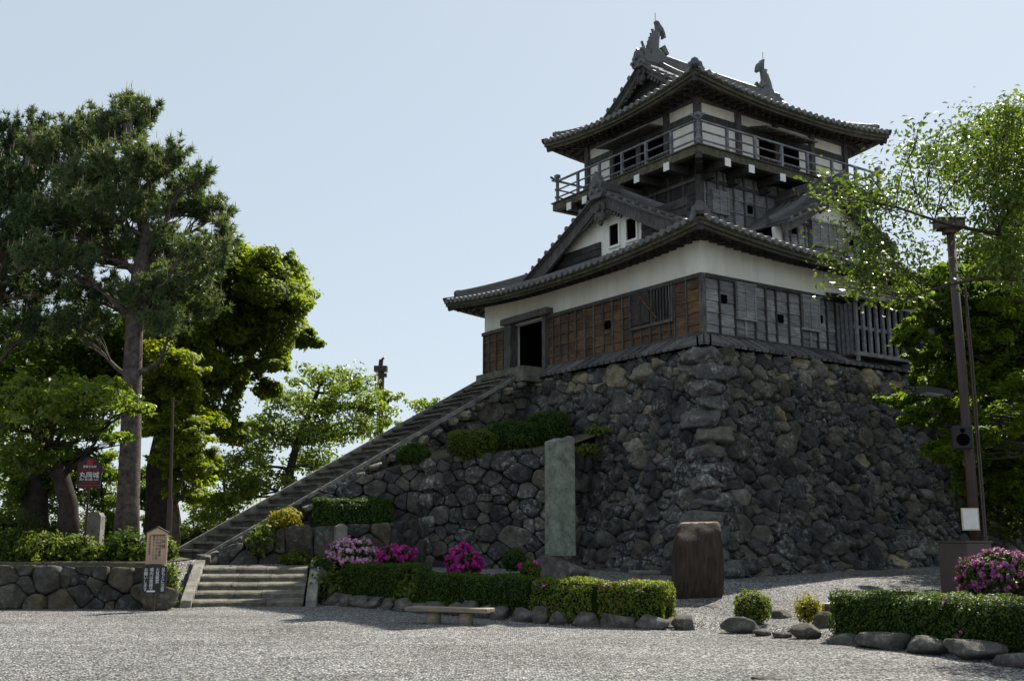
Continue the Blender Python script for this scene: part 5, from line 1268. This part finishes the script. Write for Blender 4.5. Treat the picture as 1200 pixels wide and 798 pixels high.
# dark red-and-white sign on its post
p = at(105, 554, 27.0); zg = gzs(p.x, 27)
sg_ = empty('direction_sign', (p.x, 27.0, zg), R(8)); tag(sg_, 'dark arched signboard with white and red lettering on a thin post by the leaning cherry', 'sign')
zc = p.z - zg; f = MB(); f.prism([(-.27, -.38), (.27, -.38), (.3, .22), (.2, .28), (.1, .38), (-.1, .38), (-.2, .28), (-.3, .22)], lambda a, t, b: (a, t, zc + b), -.02, .02); bd = f.build('board', M['sign_dark'], sg_)
f = MB(); f.tube([(-.02, .05, 0), (0, .05, zc + .2)], .028, 8); f.build('post', M['sign_dark'], sg_)
f = MB(); f.box(-.07, .07, -.026, -.021, zc + .2, zc + .33); f.build('red_crest', M['red'], bd); f = MB(); f.box(-.26, .26, -.026, -.021, zc - .315, zc - .3); f.build('red_rule', M['red'], bd)
text('重要文化財', .065, (0, -.024, zc + .15), M['white_paint'], bd); text('現存天守閣', .085, (0, -.024, zc + .065), M['red'], bd, sx=1.05)
text('丸岡城', .155, (0, -.024, zc - .06), M['white_paint'], bd, sx=1.02); text('霞ヶ城公園 入口', .062, (0, -.024, zc - .165), M['white_paint'], bd); text('天守登閣', .08, (0, -.024, zc - .245), M['red'], bd, sx=1.1)
text('火気厳禁', .05, (0, -.024, zc - .345), M['red'], bd)
# wooden placard
p = at(184, 639, 25.45); zg = gzs(p.x, 25.45)
wp = empty('wooden_placard', (p.x, 25.45, zg), R(4)); tag(wp, 'pale wooden placard with a pointed top and vertical brush writing', 'sign'); zc = p.z - zg
f = MB(); f.prism([(-.235, -.42), (.235, -.42), (.235, .3), (0, .42), (-.235, .3)], lambda a, t, b: (a, t, zc + b), -.02, .02); bd = f.build('board', M['sign_wood'], wp)
f = MB()
for sg in (-1, 1): f.beam((sg * .265, 0, zc + .285), (0, 0, zc + .425), .07, .03, up=(0, 0, 1))
f.build('cap', M['pole'], bd)
f = MB(); f.box(-.035, .035, .02, .07, 0, zc + .2); f.build('post', M['pole'], wp)
for x, s, h in ((.15, '丸岡城', .10), (.07, '天守は国の重要', .062), (0, '文化財であり火気', .062), (-.07, '厳禁を守られたし', .062), (-.16, '坂井市教育委員会', .05)):
    for i, ch in enumerate(s): text(ch, h, (x, -.023, zc + .2 - i * h * 1.12), M['ink'], bd)
f = MB(); f.box(-.14, .19, -.026, -.0215, zc + .235, zc + .25); f.build('ruled_line', M['ink'], bd)
# black notice board
p = at(181, 678, 25.1); zg = gzs(p.x, 25.1)
nb = empty('notice_board', (p.x, 25.1, zg), R(6)); tag(nb, 'black notice board with four columns of white characters by the front steps', 'sign'); zc = p.z - zg
f = MB(); f.prism([(-.27, -.3), (.27, -.33), (.27, .27), (.1, .33), (-.1, .33), (-.27, .27)], lambda a, t, b: (a, t, zc + b), -.02, .02); bd = f.build('board', M['black'], nb)
f = MB(); f.box(-.03, .03, .02, .06, 0, zc + .1); f.build('post', M['pole'], nb)
for x, s in ((.19, '足もとに注意'), (.065, '火気厳禁'), (-.065, '城内は禁煙で'), (-.19, 'お願いします')):
    for i, ch in enumerate(s): text(ch, .092, (x, -.023, zc + .2 - i * .088), M['white_paint'], bd, sx=.95)
f = MB(); f.box(-.15, .03, -.028, -.02, zc - .29, zc - .255); f.build('paper_strip', M['white_paint'], bd)
# thin pole with a wire, and the far lamp pole
zg = gzs(-9.0, 29)
tp = empty('utility_pole', (-9.05, 29, zg)); tag(tp, 'thin brown pole with a wire, beside the pine and the foot of the staircase', 'pole')
f = MB(); f.tube([(0, 0, 0), (-.02, 0, 1.6)], [.075, .07], 10); f.tube([(-.02, 0, 1.6), (-.1, 0, 4.3)], [.045, .035], 8); f.build('shaft', M['pole'], tp)
f = MB(); f.tube([(-.1, 0, 4.25), (.12, 0, 4.15), (.16, 0, 4.3)], .02, 6); f.build('hook', M['pole'], tp)
pf = at(444, 520, 47); pt_ = at(445, 436, 47)
fp = empty('light_pole', (pf.x, 47, gzs(pf.x, 47))); tag(fp, 'distant brown lamp pole rising behind the staircase among the cherry leaves', 'pole'); zz = pt_.z - fp.location.z
f = MB(); f.tube([(0, 0, 0), (0.03, 0, zz)], [.17, .15], 10); f.build('shaft', M['pole'], fp)
f = MB(); f.box(-.27, .3, -.2, .2, zz + .02, zz + .26); f.tube([(0, 0, zz + .26), (.02, 0, zz + .55)], .1, 8); f.tube([(.02, -.1, zz + .5), (.18, -.2, zz + .62)], .05, 8); f.tube([(-.22, 0, zz - 1.2), (-.2, 0, zz - .1)], .03, 6); f.box(-.26, -.05, -.04, .04, zz - .16, zz - .1); f.box(.0, .28, -.12, .12, zz - .22, zz - .06)
f.build('lamp_head', M['pole'], fp)

# ------------------------------------------------------------------ front steps
ang = R(7); st_ = empty('stone_steps', (-8.02, 26.75, 0), ang); tag(st_, 'five broad front stone steps from the gravel up to the landing', 'steps')
W_ = 2.85
for i in range(5):
    f = MB(); x = .32; cuts = sorted([.32, W_ * (.40 + .04 * (i % 2)), W_ * (.72 - .05 * (i % 3)), W_ + .1])
    for a, b in zip(cuts[:-1], cuts[1:]):
        j = random.uniform(-.012, .012); z_ = (i + 1) * .188 + j * .4; y_ = i * .36 + j; nx_ = 7; vs = []
        for q in range(nx_ + 1):
            x_ = a + .006 + (b - a - .012) * q / nx_; w_ = random.uniform(0, .02)
            vs += [(x_, y_, i * .188 - .06), (x_, y_ - w_ * .6, z_ - .085 - w_), (x_, y_ + .04, z_ - .05 - w_ * .6), (x_, y_ + .36, z_), (x_, y_ + .62, z_), (x_, y_ + .62, i * .188 - .06)]
        f.add(vs, [(q * 6 + k_, q * 6 + (k_ + 1) % 6, q * 6 + 6 + (k_ + 1) % 6, q * 6 + 6 + k_) for q in range(nx_) for k_ in range(6)] + [tuple(range(5, -1, -1)), tuple(range(nx_ * 6, nx_ * 6 + 6))])
    o = f.build('step', M['step_stone'], st_)
for x in (0.05, W_ + .16):
    f = MB(); n_ = 2
    f.add([(x, -.12, -.05), (x + .26, -.12, -.05), (x + .26, 1.9, -.05), (x, 1.9, -.05), (x, -.12, .16), (x + .26, -.12, .16), (x + .26, 1.75, 1.08), (x, 1.75, 1.08), (x + .26, 1.9, 1.08), (x, 1.9, 1.08)],
          [(0, 1, 5, 4), (4, 5, 6, 7), (7, 6, 8, 9), (1, 2, 8, 6, 5), (0, 4, 7, 9, 3), (3, 9, 8, 2)])
    o = f.build('side_slab', M['granite'], st_); bv = o.modifiers.new('edge', 'BEVEL'); bv.width = .02; bv.segments = 2
rk = rock('boulder', (-8.0, 28.75, 1.12), (.55, .45, .34), 720, M['curb']); tag(rk, 'flat grey stone at the top of the left slab of the front steps', 'rock')
rk = rock('boulder', (-4.95, 29.35, 1.0), (.75, .5, .4), 721, M['curb']); tag(rk, 'flat grey stone at the top of the right slab of the front steps', 'rock')

# ------------------------------------------------------------------ edging rocks of the beds
ORD = ['first', 'second', 'third', 'fourth', 'fifth', 'sixth', 'seventh', 'eighth', 'ninth', 'tenth', 'eleventh', 'twelfth', 'thirteenth', 'fourteenth', 'fifteenth', 'sixteenth', 'seventeenth', 'eighteenth', 'nineteenth', 'twentieth']
bxy = [(-4.85, 28.0), (-4.4, 27.62), (-2.3, 25.22), (0.0, 22.42), (1.6, 20.92), (2.75, 20.28), (3.15, 20.2)]
def along(pts, s):
    for a, b in zip(pts[:-1], pts[1:]):
        L = math.hypot(b[0] - a[0], b[1] - a[1])
        if s <= L: return (a[0] + (b[0] - a[0]) * s / L, a[1] + (b[1] - a[1]) * s / L, math.atan2(b[1] - a[1], b[0] - a[0]))
        s -= L
    return None
s = .25; k = 0; rr = random.Random(3)
while k < 20:
    w = rr.choice([.42, .5, .58, .66, .74]); q_ = along(bxy, s + w / 2)
    if not q_: break
    h = rr.uniform(.24, .4)
    rk = rock('edging_rock', (q_[0], q_[1] - .02, .1), (w * 1.12, rr.uniform(.36, .5), h + .14), 400 + k, M['curb'], q_[2] + rr.uniform(-.15, .15))
    tag(rk, f'{ORD[k]} grey edging rock along the clipped hedges, counted from the front steps', 'rock', 'rocks edging the hedge bed'); s += w * .98; k += 1
for i, (px, py, w, d, h, lab, m) in enumerate([(806, 725, .85, .45, .22, 'flat long stone set in the gravel beside the pale end of the hedge', 'curb'), (842, 727, .95, .45, .22, 'flat long stone set in the gravel below the little round bush', 'curb'),
        (868, 742, .72, .42, .36, 'dark angular rock in front of the little round bush', 'curb'), (897, 728, .36, .32, .34, 'pale round cobble beside the little round bush', 'granite'), (917, 733, .45, .34, .3, 'smooth dark oval rock in front of the yellow shrub', 'boulder'),
        (898, 745, .42, .3, .18, 'low flat rock in front of the pale round cobble', 'curb'), (921, 748, .4, .3, .16, 'low flat rock in front of the smooth dark oval rock', 'curb'), (948, 749, .52, .4, .32, 'squarish grey rock below the yellow shrub', 'boulder'), (968, 745, .4, .4, .44, 'upright rock between the yellow shrub and the dark hedge', 'boulder'), (937, 738, .3, .2, .14, 'small yellowish stone at the foot of the yellow shrub', 'granite')]):
    p = at(px, py, 10); q_ = Vector((0, 0, CH)); d_ = p - q_; t_ = (0.0 - CH) / d_.z; g_ = q_ + d_ * t_
    rk = rock('edging_rock', (g_.x, g_.y + .15, h * .3 + gzs(g_.x, g_.y + .1) * .5), (w, d, h), 440 + i, M[m], rr.uniform(-.3, .3), box=.3 if 'round' not in lab else .05)
    tag(rk, lab, 'rock')
for i, (x, y, w, h) in enumerate([(5.2, 17.45, .6, .3), (5.55, 16.75, .9, .34), (5.95, 16.0, .62, .36), (6.25, 15.2, .9, .36), (6.5, 14.4, .8, .32), (6.85, 13.6, .85, .4), (7.2, 12.8, .8, .4)]):
    rk = rock('edging_rock', (x, y, h * .28), (w * 1.15, .5, h), 460 + i, M['curb'], math.atan2(-.8, .38) + .1)
    tag(rk, f'{ORD[i]} dark edging rock in front of the shaded hedge, counted from the yellow shrub', 'rock', 'rocks edging the shaded hedge')

V = []; xs_ = np.arange(-4.9, 3.15, .15)
for x in xs_:
    y0_ = float(np.interp(x, BX, BY)) - .04
    for t in np.linspace(0, 1.25, 14): V.append((x, y0_ + t, gzs(x, y0_ + t) + .03))
ii = np.arange(len(V)).reshape(len(xs_), 14)
tag(mesh_np('soil_strip', np.array(V), np.stack([ii[:-1, :-1], ii[1:, :-1], ii[1:, 1:], ii[:-1, 1:]], -1).reshape(-1, 4), M['soil'], smooth=True), kind='structure')
# ------------------------------------------------------------------ hedges, shrubs, azaleas
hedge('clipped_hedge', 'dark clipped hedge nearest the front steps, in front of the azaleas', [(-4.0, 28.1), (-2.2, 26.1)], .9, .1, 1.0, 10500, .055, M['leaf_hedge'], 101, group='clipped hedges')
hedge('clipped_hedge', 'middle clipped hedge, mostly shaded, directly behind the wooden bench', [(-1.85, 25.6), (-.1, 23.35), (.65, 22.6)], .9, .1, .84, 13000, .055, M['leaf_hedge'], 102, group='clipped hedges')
hedge('clipped_hedge', 'sunlit yellow-green clipped hedge ending beside the brown standing stone', [(.65, 22.4), (1.8, 21.35), (2.95, 20.85)], .9, .05, .80, 13000, .055, M['leaf_hedge_sunlit'], 103, group='clipped hedges', extra=[('twig_brown', 60, .06, .55, .75), ('fl_purple', 6, .07, 0, .3)])
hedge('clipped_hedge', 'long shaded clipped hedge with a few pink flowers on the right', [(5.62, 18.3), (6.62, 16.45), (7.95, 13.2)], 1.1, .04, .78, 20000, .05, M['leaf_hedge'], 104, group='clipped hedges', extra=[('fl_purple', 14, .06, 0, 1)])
p0, p1_ = CW(-8.75, 6.2, 0), CW(-6.7, 6.1, 0)
hedge('clipped_hedge', 'dark clipped hedge up on the boulder terrace beside the staircase', [(p0.x, p0.y), (p1_.x, p1_.y)], 1.0, 1.95, 2.72, 8000, .06, M['leaf_topiary'], 105, group='clipped hedges')
for i, (x, y, z, rx, rz, m, lab, bx) in enumerate([(-1.85, 4.9, 4.85, .74, .62, 'leaf_topiary', 'biggest and topmost clipped shrub on the platform, beside the castle wall', .35), (-3.15, 5.0, 4.55, .86, .56, 'leaf_topiary', 'middle rounded clipped shrub on the platform', .3), (-4.45, 5.1, 4.32, .74, .46, 'leaf_shrub', 'dull brownish clipped shrub on the platform, left of the middle one', .25), (-5.75, 6.3, 4.05, .5, .34, 'leaf_topiary', 'smallest dark shrub at the left corner of the platform', .1)]):
    w = CW(x, y, z); bush('clipped_shrub', lab, w, (rx, rx * .9, rz), 6000, .06, M[m], 'clipped shrubs on the platform', seed=110 + i, box=bx, rough=.1, core=.86)
w = CW(-9.5, 6.75, 2.15); bush('shrub', 'loose yellow-green shrub left of the terrace hedge', w, (.45, .4, .28), 1500, .08, M['leaf_yellow'], None, seed=120, rough=.25, core=.6, loose=.2)
w = CW(-10.2, 6.55, 1.55); bush('ground_cover_plant', 'broad-leaved creeper on the boulders below the yellow-green shrub', w, (.42, .3, .45), 500, .13, M['leaf_shrub'], None, 'plant', 121, rough=.3, core=.4, loose=.25)
def fbush(lab, px, py, Y, rx, rz, fm, nf, hemi, fs, m='leaf_hedge', seed=1, n=2200, zadj=0):
    k = Y / FPX; c = at(px, py, Y); c.z += zadj
    return bush('azalea_bush', lab, c, (rx * k, rx * k * .9, rz * k), n, .06, M[m], 'azaleas in flower', 'flowering shrub', seed, rough=.18, core=.8, flowers=(fm, nf, hemi), fl_size=fs)
fbush('pale pink azalea covered in flowers beside the front steps', 412, 652, 28.9, 28, 18, M['fl_pale'], 300, -.5, .09, seed=131)
fbush('magenta azalea behind the dark hedge, right of the pale pink one', 465, 652, 28.4, 20, 13, M['fl_magenta'], 170, -.3, .085, seed=132)
fbush('bright magenta azalea standing alone before the platform corner', 543, 659, 26.9, 18, 17, M['fl_magenta'], 240, -.8, .09, seed=133)
fbush('large rounded azalea with purple-pink flowers beside the brown box', 1172, 678, 17.2, 43, 31, M['fl_purple'], 420, -.4, .05, seed=134, n=7000)
fbush('tiny azalea with one pink bloom behind the middle hedge', 622, 668, 23.6, 12, 10, M['fl_magenta'], 8, -.2, .08, 'leaf_shrub', 135, 900)
k = 27.3 / FPX; c = at(602, 656, 27.3); bush('clipped_shrub', 'small dark ball-shaped shrub left of the monument boulder', c, (14 * k, 14 * k, 13 * k), 1500, .05, M['leaf_topiary'], None, seed=136, core=.85)
c = Vector((4.35, 20.15, .38)); bush('clipped_shrub', 'little round green bush standing alone in the gravel', c, (.33, .31, .31), 2200, .05, M['leaf_hedge_sunlit'], None, seed=137, core=.8, rough=.16)
c = Vector((5.17, 19.4, .40)); bush('shrub', 'tiny yellow-leaved shrub among the edging rocks', c, (.24, .22, .24), 900, .06, M['leaf_yellow'], None, seed=138, core=.6, rough=.3, loose=.2)
c = Vector((-4.85, 28.75, .78)); bush('clipped_shrub', 'boxy green shrub against the right slab of the front steps', c, (.42, .42, .42), 2600, .055, M['leaf_hedge'], None, seed=139, core=.85, box=.4)
c = Vector((-4.5, 28.0, .42)); bush('ground_cover_plant', 'broad-leaved plant at the hedge foot beside the front steps', c, (.62, .4, .38), 800, .13, M['leaf_shrub'], None, 'plant', 140, rough=.3, core=.5, loose=.2)
c = Vector((-2.2, 25.75, .4)); bush('ground_cover_plant', 'broad-leaved plant in the gap between the two darker hedges', c, (.5, .36, .36), 650, .12, M['leaf_shrub'], None, 'plant', 141, rough=.3, core=.5, loose=.2)
c = Vector((9.6, 31.6, .98)); bush('shrub', 'low clump of weeds at the foot of the right stone wall', at(943, 664, 29.6), (.36, .25, .22), 600, .09, M['leaf_shrub'], None, 'plant', 142, rough=.3, core=.6, loose=.2)
c = at(345, 656, 29.2); bush('ground_cover_plant', 'leafy creeper over the stone at the top of the front steps', (c.x, c.y, 1.12), (.4, .25, .2), 350, .12, M['leaf_shrub'], None, 'plant', 143, rough=.3, core=.4, loose=.2)
for i, (px, py, lab) in enumerate([(700, 505, 'grass tuft growing from the castle wall right of the pillar top'), (690, 527, 'lower grass tuft growing from the castle wall beside the pillar')]):
    c = at(px, py, 29.6 + .1 * i); bush('wall_plant', lab, c, (.3, .2, .14), 260, .12, M['leaf_shrub'], None, 'plant', 150 + i, rough=.3, core=.3, loose=.3)

# ------------------------------------------------------------------ monument, standing stone, bench, small things
px_, py_ = 1.12, 25.5; zg = gzs(px_, py_)
mb_ = rock('monument_boulder', (px_ + .08, py_, zg + .3), (1.65, 1.3, 1.0), 501, M['curb'], .3, box=.25, rough=.08); tag(mb_, 'low dark boulder carrying the tall stone pillar', 'rock')
mo = empty('stone_pillar', (px_, py_, zg + .68), R(39)); tag(mo, 'tall square greenish stone pillar standing on a boulder', 'monument')
f = MB(); n_ = 14; hp_ = 2.72
for i in range(n_ + 1): pass
vs = []; fs = []; Kc = 5
for i in range(n_ + 1):
    z = hp_ * i / n_; ring = []
    for (ax_, ay_), (bx_, by_) in zip([(-1, -1), (1, -1), (1, 1), (-1, 1)], [(1, -1), (1, 1), (-1, 1), (-1, -1)]):
        for j in range(Kc):
            t = j / Kc; x = (ax_ + (bx_ - ax_) * t) * .265; y = (ay_ + (by_ - ay_) * t) * .255
            c_ = 1 - .04 * (max(abs(x) / .265, 0) * max(abs(y) / .255, 0)) ** 6
            o_ = noise.noise(Vector((x * 4, y * 4, z * 2.2))) * .022
            zz = z + (0 if i < n_ else noise.noise(Vector((x * 6, y * 6, 3))) * .06 - .10 * max(0, -x / .265) )
            vs.append((x * c_ * (1 + o_), y * c_ * (1 + o_), zz))
R_ = 4 * Kc
for i in range(n_):
    for j in range(R_): fs.append((i * R_ + j, i * R_ + (j + 1) % R_, (i + 1) * R_ + (j + 1) % R_, (i + 1) * R_ + j))
fs.append(tuple(range(n_ * R_, (n_ + 1) * R_)))
f.add(vs, fs); f.build('shaft', M['monument'], mo)
P, F = rock_verts((1.2, .75, 2.1), 503, cuts=5, sub=4, rough=.03, box=.88)
P[:, 2] = np.minimum(P[:, 2], .80 + P[:, 0] * .02); P[:, :2] *= (1.04 - .09 * (P[:, 2:3] + .8) / 1.6)
ss = MB(); ss.add(P, F)
ss.m = [1 if all(P[i][2] > .755 for i in f) else 0 for f in F]
so_ = ss.build('standing_stone', [M['stump'], M['stump_top']], None, True); so_.location = (3.98, 23.7, gzs(3.98, 23.7) + .78); so_.rotation_euler = (0, 0, .2); tag(so_, 'broad dark brown standing stone with a flat tan top near the castle corner', 'standing stone')
zg = gzs(2.95, 24.6); sb = empty('stone_bench', (2.95, 24.6, zg), R(4)); tag(sb, 'low grey stone seat block between the sunlit hedge and the castle wall', 'stone seat')
f = MB(); f.box(-.29, .29, -.2, .2, -.05, .38); f.build('block', M['granite'], sb)
f = MB(); f.box(-.32, .32, -.23, .23, .383, .44); f.build('slab', M['granite'], sb)
be = empty('wooden_bench', (-1.22, 21.35, 0), R(-21)); tag(be, 'low wooden plank bench on two log stubs in front of the middle hedge', 'bench')
f = MB()
for y in (-.15, .06): f.box(-.86, .86, y, y + .2, .235 + .005 * (y > 0), .32)
o = f.build('seat', M['bench_wood'], be); bv = o.modifiers.new('edge', 'BEVEL'); bv.width = .015; bv.segments = 2
for x in (-.33, .34):
    f = MB(); f.tube([(x, .05, -.02), (x + .01, .05, .235)], [.145, .135], 14); f.build('leg', M['bench_wood'], be, True)
lg = empty('cut_log', (6.1, 20.6, gzs(6.1, 20.6) - .02), .3); tag(lg, 'short sawn log lying at the left end of the shaded hedge', 'log')
f = MB(); f.tube([(0, 0, 0), (.02, 0, .28)], [.38, .36], 20); f.build('bark', M['stump'], lg, True)
f = MB(); f.tube([(.02, 0, .281), (.02, 0, .30)], [.35, .34], 20); f.build('sawn_face', M['log_cut'], lg)
sp_ = rock('flat_stone', (3.05, 13.15, .0), (.6, .4, .07), 520, M['curb'], .1, box=.8); tag(sp_, 'flat pinkish stone lying flush in the gravel nearest the camera', 'rock')
ms = empty('marker_post', (-4.55, 29.2, gzs(-4.55, 29.2)), .4); tag(ms, 'short square granite marker post behind the pale pink azalea', 'marker post')
f = MB(); f.box(-.14, .14, -.14, .14, -.05, 1.28); f.prism([(-.14, 1.28), (.14, 1.28), (0, 1.36)], lambda a, t, b: (a, t, b), -.14, .14); f.build('shaft', M['granite'], ms)

# ------------------------------------------------------------------ pole with the box on the right
PX_, PY_ = 9.45, 23.0; zg = gzs(PX_, PY_)
lp_ = empty('light_pole', (PX_, PY_, zg)); tag(lp_, 'tall reddish brown steel pole with a flat lamp head on the right', 'pole')
hp = at(1110, 268, PY_); dx = hp.x - PX_; H_ = hp.z - zg
f = MB(); f.tube([(.25, 0, 0), (.24, 0, 3.0), (.2, 0, H_)], [.11, .105, .085], 14); f.build('shaft', M['pole'], lp_, True)
f = MB(); f.box(-.1, .46, -.2, .2, H_ - .02, H_ + .17); f.box(-.13, .49, -.23, .23, H_ + .17, H_ + .2); f.box(.06, .3, -.12, .12, H_ - .12, H_ - .02); f.build('lamp_head', M['pole'], lp_)
f = MB(); f.tube([(.45, -.02, .6), (.45, -.02, 5.0), (.42, -.02, H_ - 1.2)], .03, 8); f.tube([(.39, -.08, .6), (.38, -.08, H_ - 2)], .018, 6)
for z in (2.2, 4.0, 5.6): f.box(.2, .48, -.06, -.0, z, z + .05)
f.build('cable_pipe', M['pole'], lp_)
ub = empty('utility_box', (PX_ - .02, PY_ - .05, zg), R(28)); tag(ub, 'brown steel equipment box around the foot of the tall pole', 'box')
f = MB(); f.box(-.38, .38, -.36, .36, -.02, 1.22); o = f.build('cabinet', M['box_brown'], ub); bv = o.modifiers.new('edge', 'BEVEL'); bv.width = .012
f = MB(); f.box(-.4, .4, -.38, .38, 1.222, 1.26); f.build('lid', M['box_brown'], ub)
s1 = at(1138, 608, PY_ - .2); sn = empty('sign_plate', (s1.x, PY_ - .16, s1.z)); tag(sn, 'small white plate with a cream border fixed to the tall brown pole', 'sign')
f = MB(); f.box(-.18, .18, -.012, .012, -.23, .23); f.build('border', M['cream_edge'], sn)
f = MB(); f.box(-.155, .155, -.02, -.0125, -.205, .205); f.build('panel', M['white_paint'], sn)
s2 = at(1127, 513, PY_ - .3); sk = empty('loudspeaker', (s2.x, PY_ - .32, s2.z), R(-15)); tag(sk, 'black box loudspeaker clamped to the tall brown pole', 'loudspeaker')
f = MB(); f.box(-.2, .2, -.15, .15, -.24, .24); o = f.build('cabinet', M['black'], sk); bv = o.modifiers.new('edge', 'BEVEL'); bv.width = .02
f = MB(); f.tube([(0, -.151, -.05), (0, -.16, -.05)], [.13, .13], 18); f.tube([(0, -.151, .14), (0, -.158, .14)], [.05, .05], 12); f.build('cone', M['void'], sk)
f = MB(); f.box(-.03, .12, .15, .3, -.04, .04); f.build('bracket', M['pole'], sk)
s3 = at(1097, 460, PY_ - .1); fl = empty('floodlight', (s3.x, PY_ - .1, s3.z), R(10)); tag(fl, 'grey floodlight on an arm, reaching left from the tall brown pole', 'lamp')
f = MB(); f.beam((-.36, 0, .04), (.24, 0, -.02), .34, .1); f.beam((-.34, 0, .1), (.2, 0, .05), .28, .05, taper=.7); f.build('housing', M['black'], fl)
f = MB(); f.beam((-.3, 0, -.02), (.1, 0, -.06), .28, .02); f.build('lens', M['glass'], fl)
f = MB(); f.beam((.2, 0, .0), (.42, .05, -.05), .06, .06); f.build('arm', M['pole'], fl)
